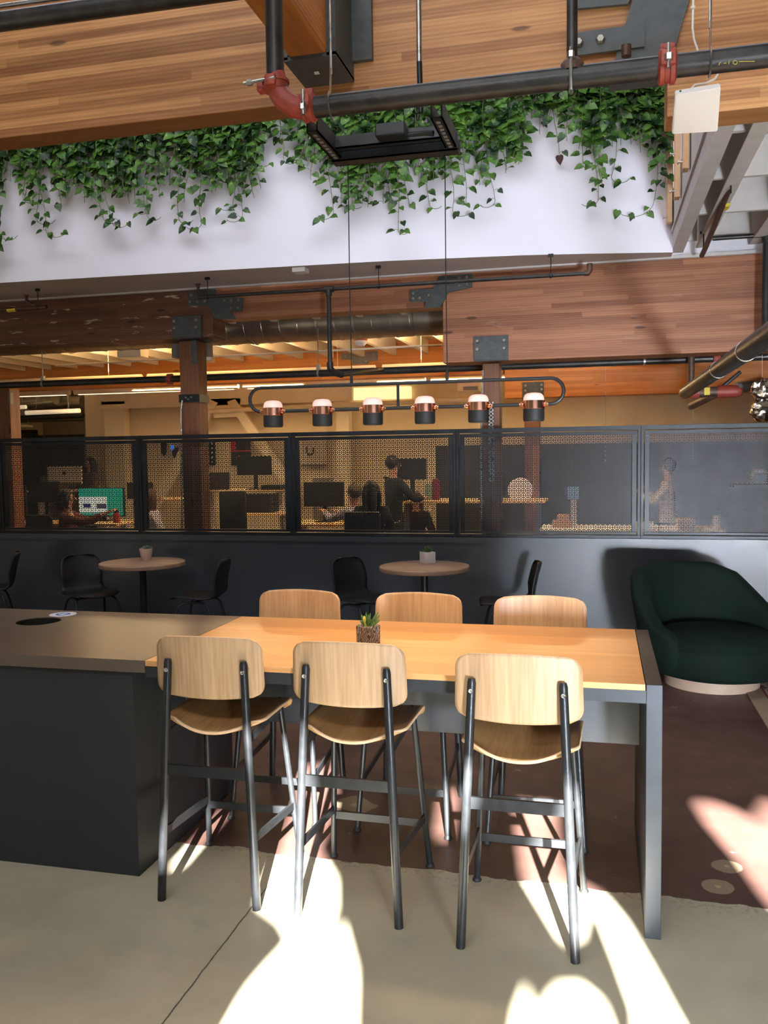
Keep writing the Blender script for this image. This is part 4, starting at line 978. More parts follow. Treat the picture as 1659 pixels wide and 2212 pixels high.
for j, yb in enumerate((5.45, 6.35, 7.25, 8.12)):
    for i, (x0, x1) in enumerate(((.70, .80), (.90, 1.24), (1.34, 1.68))):
        o = MB().box(x0, x1, yb, yb+.04, 3.54, 3.80).build('joist_blocking', 'white_wood', smooth_=0); tag(o, 'white blocking board %s, %s' % (names[j], ['beside the fascia', 'in the middle bay', 'in the right bay'][i]), 'blocking', 'white blocking between joists')
for (yb, lb) in ((8.02, 'pale wooden stair baluster touching the white wall, the longest one'), (7.25, 'pale wooden stair baluster in the middle of the three'), (6.55, 'pale wooden stair baluster just below the wireless box')):
    t = thing('stair_baluster', lb, 'baluster', (.56, yb, 3.66), 'pale wooden balusters on the fascia')
    part(MB().box(.545, .585, yb-.05, yb+.05, 3.67, 5.2, .003), 'plank', 'light_wood', t, 0)
    for z in (3.72, 4.0, 4.3): part(MB().lathe((.545, yb-.03, z), [(0, -.035), (.014, -.035), (.014, -.028), (.007, -.028), (.007, 0)], 12, 'X'), 'standoff', 'zinc', t)

# ------------------------------------------------------------------ trailing pothos over the white wall
def leaf(b, base, out, up, L, mi=1):
    """heart-shaped folded leaf"""
    bm = b.bm; out = out.normalized(); side = out.cross(up).normalized(); nn = side.cross(out).normalized()
    def P(l, s_, h): return bm.verts.new(base + out*(l*L) + side*(s_*L) + nn*(h*L))
    mid = [P(0, 0, 0), P(.35, 0, -.03), P(.7, 0, -.06), P(1.02, 0, -.16)]
    for s_ in (-1, 1):
        e0, e1, e2, e3 = P(-.10, s_*.20, .05), P(.12, s_*.42, .07), P(.45, s_*.38, .04), P(.78, s_*.18, -.04)
        fs = [(mid[0], e0, e1, mid[1]), (mid[1], e1, e2, mid[2]), (mid[2], e2, e3, mid[3])]
        for f in fs:
            ff = bm.faces.new(f); ff.material_index = mi
def strand(t, rnd, px, y_end, hook, zt=WZ1+.04, dens=.06, dead=False):
    Yg = 7.6; p = at(px, y_end, Yg); x = p.x
    yw = wall_y(min(.55, x)); p = at(px, y_end, yw-.08); x = min(p.x, .54); z0 = p.z; off = rnd.uniform(.04, .13)
    if z0 > zt-.2: return
    pts = [Vector((x, yw+.14, zt)), Vector((x, yw+.0, zt+.04)), Vector((x, yw-off, zt-.05))]
    nz = max(5, int((zt-z0)/.09)); sx = rnd.uniform(0, 6); amp = rnd.uniform(.01, .035); drift = rnd.uniform(-.08, .08)
    for i in range(1, nz+1):
        z = zt-.05-(zt-.05-z0)*i/nz; k = i/nz
        pts.append(Vector((min(.55, x+drift*(1-k)+amp*math.sin(sx+z*9)), yw-off-.012*math.sin(z*7+sx), z)))
    if hook:
        q = pts[-1]; w_ = hook/1888*7.6; sgn = 1 if w_ > 0 else -1; rr_ = abs(w_)/2
        for i in range(1, 8):
            a = pi*.8*i/7; pts.append(Vector((min(.55, q.x+sgn*rr_*(1-math.cos(a))), q.y-.01*i/7, q.z-rr_*.75*math.sin(a))))
    b = MB(); b.tube(pts, .0026, 5); 
    Lg = 0; nxt = .03; side = 1
    for a, c in zip(pts[2:], pts[3:]):
        seg = (c-a).length
        while Lg+seg > nxt:
            q = a.lerp(c, (nxt-Lg)/seg); side = -side; low = (zt-q.z)/(zt-z0)
            ang = side*rnd.uniform(.3, 1.5)
            pet = Vector((math.sin(ang), -rnd.uniform(.1, .8), rnd.uniform(-.1, .6))).normalized()*rnd.uniform(.02, .055)
            e_ = q+pet; e_.x = min(e_.x, .565); e_.y = min(e_.y, yw-.015)
            b.tube([q, q+pet*.6+Vector((0, 0, .006)), e_], .0016, 4, cap=False)
            sz = rnd.uniform(.066, .116)*(1 if low < .88 else .72)
            d = Vector((math.sin(ang)*.7, -rnd.uniform(.05, .6), -rnd.uniform(.1, 1.0)))
            leaf(b, e_, d, Vector((rnd.uniform(-.3, .3), -1, rnd.uniform(.2, 1.0))), sz)
            nxt += dens*rnd.uniform(.6, 1.4)*(1 if low < .75 else 1.15)
        Lg += seg
    o = b.build('vine', ['vine_stem', 'leaf'], t, 60)
    if dead:
        db = MB(); leaf(db, pts[-1], Vector((.1, -.1, -1)), Vector((0, -1, .2)), .08, 0); part(db, 'dead_leaf', 'dead_leaf', t)
CL = [('trailing pothos at the far left edge with a long strand hooked at its tip', -30, 66, 395, 8, [(6, 505, 55), (-4, 585, 0), (60, 430, 30)], None),
      ('trailing pothos second from the left edge, with two hooked tips', 66, 145, 400, 8, [(78, 465, 60), (100, 495, 62), (135, 440, -20)], None),
      ('dense trailing pothos above the gap between the left table and left column', 145, 225, 425, 9, [(185, 440, 0), (225, 470, 50)], None),
      ('trailing pothos with tangled tips, third clump left of the banded column', 225, 300, 425, 9, [(240, 480, 45), (275, 440, 0)], None),
      ('thin trailing pothos just left of the banded timber column', 300, 378, 395, 7, [(330, 455, -30), (352, 430, 0), (320, 465, 40)], None),
      ('trailing pothos directly above the banded timber column, with a lime rosette tip', 378, 465, 405, 10, [(385, 470, 40), (436, 480, -40), (410, 440, 0)], None),
      ('bushy trailing pothos above the left hinge plate, ending in a rightward tuft', 465, 566, 395, 13, [(500, 440, -30), (520, 465, -42), (548, 430, 0), (560, 350, 32)], None),
      ('sparse trailing pothos below the red pipe elbow', 566, 650, 290, 6, [(612, 345, 38), (660, 330, -40)], None),
      ('trailing pothos left of the black ceiling frame and left pendant cable', 650, 745, 375, 9, [(690, 390, 0), (720, 460, -42), (735, 440, 30)], None),
      ('trailing pothos hanging between the two pendant cables, left half', 745, 850, 425, 13, [(765, 445, 25), (800, 450, 0), (838, 430, 20)], None),
      ('thin trailing pothos left of the right pendant cable, with the lowest tip', 850, 958, 385, 9, [(865, 500, 25), (878, 450, 0), (925, 440, 30), (910, 400, 0)], None),
      ('bushiest trailing pothos, right of the right pendant cable', 958, 1130, 350, 26, [(978, 455, 42), (1005, 440, -10), (1062, 435, -35), (1090, 370, 0), (1040, 400, 0), (1110, 330, 0)], None),
      ('short trailing pothos ending in a brown dead leaf', 1130, 1240, 260, 11, [(1165, 290, 0), (1230, 310, 0)], (1203, 335)),
      ('trailing pothos with wide open strands left of the grey steel saddle', 1240, 1350, 310, 14, [(1256, 360, 22), (1290, 430, -38), (1300, 405, 0), (1325, 380, 40)], None),
      ('trailing pothos beside the stair balusters at the right end of the wall', 1350, 1442, 290, 14, [(1415, 435, -82), (1430, 400, 0), (1438, 360, 0), (1380, 330, 0)], None)]
for ci, (lb, x0, x1, ye, ns, longs, dead) in enumerate(CL):
    rnd = random.Random(100+ci); xc_ = at((x0+x1)/2, 300, 7.6).x
    t = thing('trailing_pothos', lb, 'trailing plant', (xc_, wall_y(min(.5, xc_))+.12, WZ1), 'pothos plants trailing over the white wall')
    part(MB().box(xc_-.2, xc_+.2, wall_y(min(.5, xc_))+.04, wall_y(min(.5, xc_))+.2, WZ1, WZ1+.14, .01), 'planter', 'white_plastic', t, 0)
    for i in range(int(ns*1.25)):
        px = x0+(x1-x0)*(i+rnd.uniform(.1, .9))/(ns*1.25); strand(t, rnd, px, ye-abs(rnd.gauss(0, 55))+rnd.uniform(-5, 30), 0, dens=.052)
    for (px, y, hk) in longs: strand(t, rnd, px, y, hk, dens=.052)
    if dead: strand(t, rnd, dead[0], dead[1], 0, dens=.09, dead=True)

# ------------------------------------------------------------------ office: ducts, fixtures, joists, steel frame
dz = 3.235; dr = .205; dt = thing('spiral_duct', 'large galvanised spiral duct behind the shallow brown beam', 'duct', (-3, 9.6, dz-dr))
dm = MB(); dm.tube([(-13.8, 9.6, dz), (4.9, 9.6, dz)], dr, 40)
for i in range(86):
    x = -13.6+i*.215; ring = [Vector((x+.035*math.cos(a), 9.6+(dr+.002)*math.cos(a), dz+(dr+.002)*math.sin(a))) for a in [k*2*pi/28 for k in range(29)]]
    dm.tube(ring, .004, 4, cap=False)
part(dm, 'duct_body', 'duct', dt)
for px_ in (553, 900, 150):
    xh = at(px_, 700, 9.6).x; part(MB().tube([(xh, 9.6+(dr+.004)*math.cos(a), dz+(dr+.004)*math.sin(a)) for a in [k*2*pi/28 for k in range(29)]], .012, 6, flat=.3), 'support_strap', 'duct', dt)

jl = ['white office ceiling joist number']
k_ = 0
for i in range(24):
    x = -9.6+i*.5
    o = MB().box(x, x+.06, 8.7, 13.15, 3.24, 3.455).build('office_joist', 'cream_steel', smooth_=0)
    tag(o, 'cream painted joist in the row above the office, seen between duct and orange beam', 'joist', 'cream ceiling joists in the office')
for (Y, z, lab) in ((10.9, 2.82, 'cream tube light'), (14.2, 2.94, 'cream tube light')):
    segs = [(-12.6, -9.4), (-9.3, -6.1), (-6.0, -2.8), (-2.7, .5), (.6, 3.8)]
    where = ['at far left', 'left of the banded column', 'right of the banded column', 'behind the pendant lamps', 'at far right']
    for j, (xa, xb) in enumerate(segs):
        t = thing('tube_light', 'long cream tube light, %s row, %s' % ('nearer' if Y < 12 else 'farther', where[j]), 'lamp', ((xa+xb)/2, Y, z-.05), 'cream tube lights in the office')
        part(MB().tube([(xa, Y, z), (xb, Y, z)], .05, 20), 'housing', 'cream_steel', t)
        part(MB().box(xa+.08, xb-.08, Y-.02, Y+.02, z-.054, z-.047), 'diffuser', plain('warm_diffuser', (1, .85, .6), .5, emit=(1, .78, .45), estr=2.5), t, 0)
        for xx in (xa+.5, xb-.5): part(MB().tube([(xx, Y, z+.045), (xx, Y, 3.46)], .003, 6), 'suspension_wire', 'cream_steel', t)
cd = MB().tube([at(120, 790, 10.0), at(500, 768, 10.0), at(955, 745, 10.0)], .012, 8).build('ceiling_conduit', 'cream_steel'); tag(cd, 'thin cream conduit running under the office joists', 'conduit')
fx = thing('ceiling_box', 'cream rectangular box under the office joists left of the banded column', 'box', at(280, 772, 10.0))
part(MB().box(at(262, 765, 10).x, at(312, 765, 10).x, 9.9, 10.1, at(280, 773, 10).z, 3.24, .005), 'box_body', 'cream_steel', fx, 0)
sp_ = thing('emergency_light', 'grey emergency light box fixed behind the top of the banded column', 'lamp', at(415, 775, 8.75))
part(MB().box(at(379, 760, 8.75).x, at(456, 760, 8.75).x, 8.66, 8.80, at(415, 772, 8.7).z, at(415, 742, 8.7).z, .006), 'housing', 'grey_plastic', sp_, 0)
part(MB().lathe(at(450, 776, 8.72), [(0, -.02), (.04, -.015), (.05, .02), (0, .02)], 16), 'lens', 'cream_steel', sp_)
fs = thing('fire_strobe', 'small red and white fire strobe under the office joists', 'alarm', at(779, 748, 10.2))
part(MB().lathe(at(779, 748, 10.2), [(0, 0), (.05, .01), (.075, .04), (.07, .07), (0, .07)], 20), 'strobe_lens', 'white_plastic', fs); part(MB().lathe(at(779, 736, 10.2), [(.08, 0), (.085, .01), (.08, .045), (0, .05)], 20), 'strobe_base', plain('strobe_red', lin(190, 40, 34), .5), fs)
part(MB().tube([at(779, 734, 10.2), Vector((at(779, 734, 10.2).x, 10.2, 3.46))], .012, 8), 'conduit', 'cream_steel', fs)
ac = thing('fan_coil_unit', 'cream air unit with a grille behind the slotted column', 'air unit', at(1017, 845, 14.0))
part(MB().box(at(990, 838, 14).x, at(1036, 838, 14).x, 13.9, 14.3, at(1010, 846, 14).z, at(1010, 826, 14).z, .01), 'casing', 'cream_steel', ac, 0)
part(MB().box(at(1001, 840, 13.9).x, at(1032, 840, 13.9).x, 13.88, 13.9, at(1010, 843, 13.9).z, at(1010, 835, 13.9).z), 'grille', 'grey_plastic', ac, 0)
# steel frame in front of the office wall
YF = 16.1
sf_ = thing('steel_brace_frame', 'cream painted steel frame with crossing diagonal braces on the office wall', 'steel frame', at(480, 940, YF))
def band(a, b, Y, th=.12, name='member'):  # a,b lists of two px points (edges)
    part(MB().hexa(poly_at([a[0], a[1], b[1], b[0]], Y), [p+Vector((0, th, 0)) for p in poly_at([a[0], a[1], b[1], b[0]], Y)]), name, 'cream_steel', sf_, 0)
band([(215, 846), (215, 884)], [(760, 832), (760, 866)], YF, name='beam')
zf = at(760, 832, YF)
for (xa, xb) in ((223, 265), (725, 752)):
    a, b_ = at(xa, 880, YF), at(xb, 880, YF); part(MB().box(a.x, b_.x, YF+.02, YF+.25, 0, at(xa, 872, YF).z), 'steel_column', 'cream_steel', sf_, 0); part(MB().box(a.x-.04, b_.x+.04, YF, YF+.28, at(xa, 874, YF).z, at(xa, 868, YF).z), 'cap_plate', 'cream_steel', sf_, 0)
band([(452, 862), (470, 870)], [(318, 1090), (340, 1098)], YF-.02, .1, 'diagonal_brace'); band([(490, 868), (508, 862)], [(632, 1080), (655, 1072)], YF-.02, .1, 'diagonal_brace')
part(MB().prism(poly_at([(455, 862), (520, 860), (515, 900), (462, 903)], YF), (0, .03, 0)), 'gusset_plate', 'cream_steel', sf_, 0)
wp = MB().tube([at(440, 889, 16.05), at(760, 874, 16.05), at(1045, 862, 16.05)], .045, 14).build('cream_pipe', 'cream_steel'); tag(wp, 'long cream pipe across the office wall under the steel frame', 'pipe')
# glowing ceiling patch right of the frame: lamp wash added as a glowing box
gl = thing('light_wash_patch', 'wide yellowish patch of lamp wash made as a glowing box behind the third and fourth pendant lamps', 'lamp', at(820, 845, 16.3))
part(MB().box(at(756, 845, 16.3).x, at(886, 845, 16.3).x, 16.3, 16.45, at(820, 862, 16.3).z, at(820, 836, 16.3).z, .01), 'diffuser', plain('yellow_wash_glow', (1, .9, .6), .6, emit=(1, .80, .40), estr=1.0), gl, 0)
# bay at far left: bright ducts and tubes
def tube_thing(name, lab, a, b_, Y, r, mat, cat='duct', zoff=0): 
    A_, B_ = at(*a, Y), at(*b_, Y); t = thing(name, lab, cat, (A_+B_)/2)
    part(MB().tube([A_, B_], r, 18), 'tube_body', mat, t)
    for k in (.2, .8): q = A_.lerp(B_, k); part(MB().tube([q, Vector((q.x, q.y, 3.46))], .005, 6), 'suspension_wire', 'zinc', t)
    return t
tube_thing('round_duct', 'wide silver duct with dark bands at the left edge of the office', (10, 868), (120, 858), 17.6, .17, 'duct')
tube_thing('round_duct', 'silver duct lying under the banded duct in the left bay', (48, 872), (178, 868), 18.0, .13, 'duct')
tube_thing('tube_light', 'short cream tube light at the left edge over the bay', (18, 881), (56, 879), 17.2, .045, plain('bright_cream', lin(240, 222, 190), .5, emit=(1, .85, .6), estr=.35), 'lamp')
tube_thing('tube_light', 'short cream tube light in the middle of the bay', (56, 892), (172, 887), 17.4, .05, plain('bright_cream', (1, 1, 1)), 'lamp')
tube_thing('dark_pipe', 'dark green sagging pipe below the cream tubes in the left bay', (18, 905), (180, 897), 17.8, .06, 'black_matte', 'pipe')
tube_thing('dark_pipe', 'second dark pipe sloping across the left bay', (22, 910), (180, 906), 18.2, .04, plain('dark_green_pipe', lin(70, 68, 48), .6), 'pipe')
tube_thing('cream_pipe', 'cream pipe with an elbow low in the left bay', (20, 919), (72, 921), 17.9, .03, 'cream_steel', 'pipe')
dbx = MB().box(-13.9, at(71, 940, 18.6).x, 18.6, 18.8, 0, at(40, 929, 18.6).z).build('dark_cabinet', 'black_matte', smooth_=0); tag(dbx, 'tall dark cabinet in the left bay behind the screen', 'cabinet')

# ------------------------------------------------------------------ office furniture seen through the screen
def R_(px0, px1, py0, py1, Y):
    a, b_ = at(px0, py1, Y), at(px1, py0, Y); return a.x, b_.x, a.z, b_.z
def monitor(label, px0, px1, py0, py1, Y, face='back', mat='black_matte', desk=.74, silver=False, scr=None):
    x0, x1, z0, z1 = R_(px0, px1, py0, py1, Y); cx = (x0+x1)/2
    t = thing('computer_monitor', label, 'monitor', (cx, Y, desk), None)
    mt = 'white_plastic' if silver else mat
    part(MB().box(x0, x1, Y-.02, Y+.02, z0, z1, .006), 'panel', mt, t, 0)
    pn = t.children[-1]
    if face == 'front': part(MB().box(x0+.012, x1-.012, Y-.023, Y-.0205, z0+.02, z1-.012), 'display', scr or 'black_screen', pn, 0)
    if silver: 
        lg = MB(); c = Vector((cx, Y-.022, (z0*.35+z1*.65))); lg.ball(c, .030, .004, .034, seg=12, rings=8); lg.ball(c+Vector((.012, 0, .048)), .008, .003, .013, seg=8, rings=6); part(lg, 'logo', 'black_matte', pn)
        part(MB().box(x0+.001, x1-.001, Y-.021, Y-.019, z0, z0+.05), 'chin', 'grey_plastic', pn, 0)
    yb = Y+.05
    part(MB().box(cx-.03, cx+.03, yb-.01, yb+.02, desk+.01, (z0+z1)/2, .004), 'stand', 'grey_plastic' if silver else 'black_matte', t, 0)
    part(MB().box(cx-.12, cx+.12, yb-.12, yb+.10, desk, desk+.012, .004), 'foot', 'grey_plastic' if silver else 'black_matte', t, 0)
    return t
def desk(label, x0, x1, y0, y1, z, mat='desk_wood', legc='white_plastic'):
    t = thing('desk', label, 'desk', ((x0+x1)/2, (y0+y1)/2, 0))
    part(MB().box(x0, x1, y0, y1, z-.03, z, .004), 'desktop', mat, t, 0)
    for xx in (x0+.08, x1-.15): part(MB().box(xx, xx+.07, (y0+y1)/2-.04, (y0+y1)/2+.04, .02, z-.03), 'leg', legc, t, 0); part(MB().box(xx-.01, xx+.08, y0+.06, y1-.06, 0, .02), 'foot', legc, t, 0)
    return t
# desks, nearest row
xx = lambda px, Y: at(px, 1100, Y).x
desk('pale desk in front of the teal monitor behind the left screen panels', xx(4, 11.2), xx(292, 11.2), 10.7, 11.5, .83)
desk('pale desk left of the slotted column carrying the wide black monitor', xx(640, 11.6), xx(840, 11.6), 11.2, 12.0, .80)
zd = at(555, 1106, 12.4).z
desk('pale low desk right of the banded column', xx(512, 12.4), xx(628, 12.4), 12.0, 12.7, zd)
zs1 = at(560, 1057, 13.4).z
desk('high standing desk under the tilted monitor', xx(445, 13.4), xx(624, 13.4), 13.0, 13.7, zs1)
zs2 = at(1080, 1079, 12.4).z
desk('standing desk with pale top and grey leg behind the round white disc', xx(862, 12.4), xx(1182, 12.4), 12.0, 12.8, zs2, legc='grey_plastic')
zs3 = at(350, 1076, 12.8).z
desk('pale desk behind the banded column where the grey-scarfed figure sits', xx(312, 12.8), xx(430, 12.8), 12.5, 13.1, zs3)
zs4 = at(190, 1058, 14.4).z
desk('pale standing desk under the silver computer', xx(78, 14.4), xx(240, 14.4), 14.0, 14.8, zs4)
zs5 = at(1230, 1138, 11.6).z
desk('pale desk under the cardboard boxes behind the right screen panels', xx(1170, 11.6), xx(1560, 11.6), 11.2, 12.0, zs5, mat='white_plastic')

monitor('silver all-in-one computer seen from behind with a dark fruit mark', 105, 176, 1007, 1048, 14.3, silver=True, desk=zs4)
def teal_mat():
    mt, nt, b = new_mat('teal_screen'); tc = nt.nodes.new('ShaderNodeTexCoord'); sp = nd(nt, 'ShaderNodeSeparateXYZ', i_0=tc.outputs['Generated'])
    x, z = sp.outputs[0], sp.outputs[2]
    def rect(x0, x1, z0, z1):
        a = mth(nt, 'MULTIPLY', mth(nt, 'GREATER_THAN', x, x0), mth(nt, 'LESS_THAN', x, x1)); b_ = mth(nt, 'MULTIPLY', mth(nt, 'GREATER_THAN', z, z0), mth(nt, 'LESS_THAN', z, z1)); return mth(nt, 'MULTIPLY', a, b_)
    c = mix(nt, rect(-.1, .64, .10, .69), lin(30, 150, 130), lin(215, 228, 222))
    c = mix(nt, rect(.10, .27, .29, .44), c, lin(34, 44, 96)); c = mix(nt, rect(.40, .62, .25, .44), c, lin(60, 58, 84))
    nt.links.new(c, b.inputs['Base Color']); nt.links.new(c, b.inputs['Emission Color']); b.inputs['Emission Strength'].default_value = .9; return mt
M['teal'] = teal_mat()
monitor('bright teal computer monitor showing a white window with two dark boxes', 172, 268, 1053, 1116, 11.2, 'front', scr='teal', desk=.83)
monitor('dark monitor in the left screen panel, left of the maroon figure', 65, 128, 1040, 1085, 11.3, desk=.83)
monitor('black monitor edge at the far left of the first panels', 14, 56, 1048, 1118, 11.2, desk=.83)
monitor('dark brown monitor right of the teal monitor', 276, 330, 1042, 1078, 12.8, desk=zs3, mat=plain('dark_brown_plastic', lin(58, 44, 36), .6))
monitor('grey monitor back beside the banded column', 432, 495, 1020, 1064, 13.35, desk=zs1, mat=plain('charcoal_plastic', lin(52, 52, 56), .5))
monitor('black monitor on the high standing desk right of the banded column', 513, 586, 985, 1027, 13.4, desk=zs1)
monitor('wide black monitor in the third screen panel, below the white board', 657, 742, 1041, 1094, 11.6, desk=.80)
monitor('large black monitor behind the standing figure in black', 858, 921, 990, 1036, 12.35, desk=zs2)
monitor('dark monitor on the standing desk left of the white disc', 1015, 1090, 1035, 1072, 12.5, desk=zs2)
def office_chair(label, px0, px1, py0, Y, tilt=0):
    x0, x1, _, z1 = R_(px0, px1, py0, py0+10, Y); cx = (x0+x1)/2; w_ = max(.2, (x1-x0)/2); t = thing('office_chair', label, 'chair', (cx, Y, 0))
    bk_ = MB(); bk_.box(cx-w_, cx+w_, Y-.04, Y+.03, .55, z1, .03); part(bk_, 'backrest', 'black_matte', t)
    part(MB().box(cx-.24, cx+.24, Y, Y+.45, .43, .50, .03), 'seat', 'black_matte', t)
    part(MB().tube([(cx, Y+.2, .08), (cx, Y+.2, .43)], .03, 12), 'gas_lift', 'black_metal', t)
    for k in range(5):
        a = k*2*pi/5; part(MB().tube([(cx, Y+.2, .08), (cx+.28*math.cos(a), Y+.2+.28*math.sin(a), .05), (cx+.28*math.cos(a), Y+.2+.28*math.sin(a), .0)], .018, 8), 'base_spoke', 'black_metal', t)
    return t
office_chair('black high-backed office chair right of the banded column', 487, 520, 1060, 11.4)
office_chair('black office chair with a curved back at the lower left of the screen', 58, 112, 1112, 10.3)
office_chair('wide black office chair in front of the figure in the patterned shirt', 745, 822, 1105, 9.4)
# things on desks
def box_thing(name, lab, cat, px0, px1, py0, py1, Y, dep, mat, z0=None):
    x0, x1, z0_, z1 = R_(px0, px1, py0, py1, Y); zb3 = z0 if z0 is not None else z0_
    o = MB().box(x0, x1, Y-dep/2, Y+dep/2, zb3, z1, min(.006, dep/8)).build(name, mat, smooth_=0); tag(o, lab, cat); return o
box_thing('desk_riser', 'black crate-like riser under the high standing desk', 'box', 497, 592, 1066, 1104, 12.4, .4, 'black_matte', zd)
box_thing('keyboard_tray', 'flat black tray lying on the high standing desk', 'tray', 571, 611, 1047, 1056, 13.3, .3, 'black_matte', zs1)
box_thing('paper_box', 'grey-white box behind the wide black monitor', 'box', 680, 716, 1032, 1048, 12.0, .2, 'grey_plastic', .80)
box_thing('cardboard_box', 'lower flat cardboard box on the desk at right', 'box', 1194, 1236, 1124, 1138, 11.6, .3, 'cardboard', zs5)
box_thing('cardboard_box', 'smaller cardboard box stacked on the flat one', 'box', 1204, 1230, 1112, 1123.5, 11.6, .25, 'cardboard')
tb_ = box_thing('tissue_box', 'light blue box with a purple side standing above the cardboard boxes', 'box', 1226, 1250, 1052, 1078, 11.6, .14, plain('light_blue_card', lin(120, 150, 190), .7))
box_thing('box_stand', 'narrow cream stand carrying the light blue box', 'stand', 1233, 1246, 1078.5, 1138, 11.7, .05, 'white_plastic', zs5)
box_thing('purple_book', 'purple book leaning at the left of the light blue box', 'book', 1219, 1225, 1049, 1077, 11.6, .14, plain('purple_card', lin(72, 56, 140), .7))
box_thing('book_stack', 'stack of white papers on the pale desk beside the seated man', 'papers', 1372, 1412, 1128, 1140, 11.5, .3, 'white_plastic', zs5)
box_thing('desk_box', 'pink-white box at the lower right behind the screen', 'box', 1462, 1500, 1120, 1145, 11.4, .3, plain('pinkish_white', lin(205, 185, 180), .7), zs5)
box_thing('tall_jar', 'white bottle-like container at lower right behind the screen', 'bottle', 1540, 1555, 1114, 1145, 11.4, .1, 'white_plastic', zs5)
dsc = at(1124, 1059, 12.1); t = thing('round_disc', 'round white disc standing on the standing desk right of the slotted column', 'decor', (dsc.x, 12.1, zs2))
part(MB().lathe((dsc.x, 12.1, dsc.z), [(0, -.02), (.165, -.02), (.172, -.01), (.172, .02), (0, .02)], 40, 'Y'), 'face', plain('pale_lilac', lin(206, 198, 206), .6), t)
part(MB().box(dsc.x-.06, dsc.x+.06, 12.1, 12.2, zs2, dsc.z-.12), 'stand', 'black_matte', t, 0)
bt_ = at(252, 1130, 10.9); t = thing('water_bottle', 'red water bottle with black cap in front of the teal monitor', 'bottle', (bt_.x, 10.9, .83))
zt2 = at(252, 1107, 10.9).z; part(MB().lathe((bt_.x, 10.9, .83), [(0, 0), (.045, 0), (.048, .01), (.048, (zt2-.83)*.8), (.03, zt2-.83), (0, zt2-.83)], 20), 'body', plain('red_bottle', lin(150, 40, 44), .4), t)
part(MB().lathe((bt_.x, 10.9, zt2), [(0, 0), (.034, 0), (.034, .035), (0, .035)], 16), 'cap', 'black_matte', t)
for i, (px, lab, mt) in enumerate(((926, 'green-white canister on the standing desk', plain('pale_green', lin(120, 150, 130), .6)), (942, 'dark red bottle on the standing desk beside the green-white canister', plain('wine_red', lin(110, 34, 54), .5)))):
    p_ = at(px, 1060, 12.3); ztp = at(px, [1045, 1034][i], 12.3).z; o = MB().lathe((p_.x, 12.3, zs2), [(0, 0), (.055, 0), (.055, (ztp-zs2)*.85), (.04, ztp-zs2), (0, ztp-zs2)], 18).build('canister', mt, origin=(p_.x, 12.3, zs2)); tag(o, lab, 'container')
jr = thing('glass_jar', 'squat jar with a dark blue label behind the screen at the right edge', 'jar', at(1640, 1045, 9.2)); c_ = at(1640, 1045, 9.2)
part(MB().lathe(c_, [(0, 0), (.075, 0), (.082, .01), (.082, .09), (.065, .11), (.065, .12), (0, .12)], 24), 'jar_body', plain('greenish_glass', lin(150, 150, 128), .3), jr)
part(MB().lathe(c_+Vector((0, 0, .12)), [(0, 0), (.068, 0), (.068, .022), (0, .022)], 24), 'lid', 'white_plastic', jr); part(MB().box(c_.x-.045, c_.x+.05, 9.2-.085, 9.2-.07, c_.z+.03, c_.z+.09), 'label', plain('dark_blue', lin(44, 52, 84), .5), jr, 0)
sh = MB().box(c_.x-.25, 3.0, 9.05, 9.4, c_.z-.03, c_.z-.001).build('wall_shelf', 'dark_partition', smooth_=0); tag(sh, 'dark shelf carrying the squat jar at the right edge', 'shelf')
for xx_ in (c_.x-.2, 2.6): pass
# wall hangings
def wall_item(name, lab, cat, px0, px1, py0, py1, Y, mat): return box_thing(name, lab, cat, px0, px1, py0, py1, Y, .03, mat)
o = wall_item('wall_screen', 'large black screen on the office wall behind the silver computer', 'screen', 86, 182, 938, 1028, 16.4, 'black_screen')
w1 = thing('whiteboard', 'whitish board with a black U-shaped mark in the third screen panel', 'board', at(680, 1005, 16.4))
x0, x1, z0, z1 = R_(654, 706, 948, 1003, 16.4); part(MB().box(x0, x1, 16.38, 16.42, z0, z1), 'board', plain('whitish', lin(196, 180, 160), .6), w1, 0); part(MB().box(x0, x1, 16.34, 16.38, z0-.03, z0), 'tray', 'grey_plastic', w1, 0)
ul = at(663, 966, 16.36); ub = at(677, 982, 16.36); um = MB().tube([ul, Vector((ul.x, 16.36, ub.z+.04)), Vector((ul.x+.03, 16.36, ub.z)), Vector((ub.x-.03, 16.36, ub.z)), Vector((ub.x, 16.36, ub.z+.04)), Vector((ub.x, 16.36, ul.z))], .018, 8); part(um, 'letter_u', 'black_matte', w1)
p_ = thing('poster', 'dark poster with rows of pale marks right of the banded column', 'poster', at(452, 1005, 16.4)); x0, x1, z0, z1 = R_(440, 464, 950, 1006, 16.4); part(MB().box(x0, x1, 16.38, 16.42, z0, z1), 'sheet', 'black_matte', p_, 0)
g_ = MB()
for r in range(5):
    for c2_ in range(3): g_.box(x0+.03+c2_*(x1-x0)/3.3, x0+.03+c2_*(x1-x0)/3.3+.03, 16.37, 16.38, z0+.05+r*(z1-z0)/5.5, z0+.09+r*(z1-z0)/5.5)
part(g_, 'pale_marks', 'cream_steel', p_, 0)
p_ = thing('poster', 'red and black poster above the high standing desk', 'poster', at(520, 1005, 16.4)); x0, x1, z0, z1 = R_(500, 541, 950, 1006, 16.4); part(MB().box(x0, x1, 16.38, 16.42, (z0+z1)/2+.02, z1), 'red_sheet', plain('poster_red', lin(176, 48, 44), .7), p_, 0); part(MB().box(x0, x1, 16.38, 16.42, z0, (z0+z1)/2+.02), 'black_sheet', 'black_matte', p_, 0)
part(MB().box(x0+.12, x1, 16.37, 16.38, (z0+z1)/2+.06, z1-.02), 'black_patch', 'black_matte', p_, 0); part(MB().ball(((x0+x1)/2-.05, 16.37, (z0+z1)/2-.10), .05, .01, .05), 'red_dot', plain('poster_red', lin(176, 48, 44)), p_)
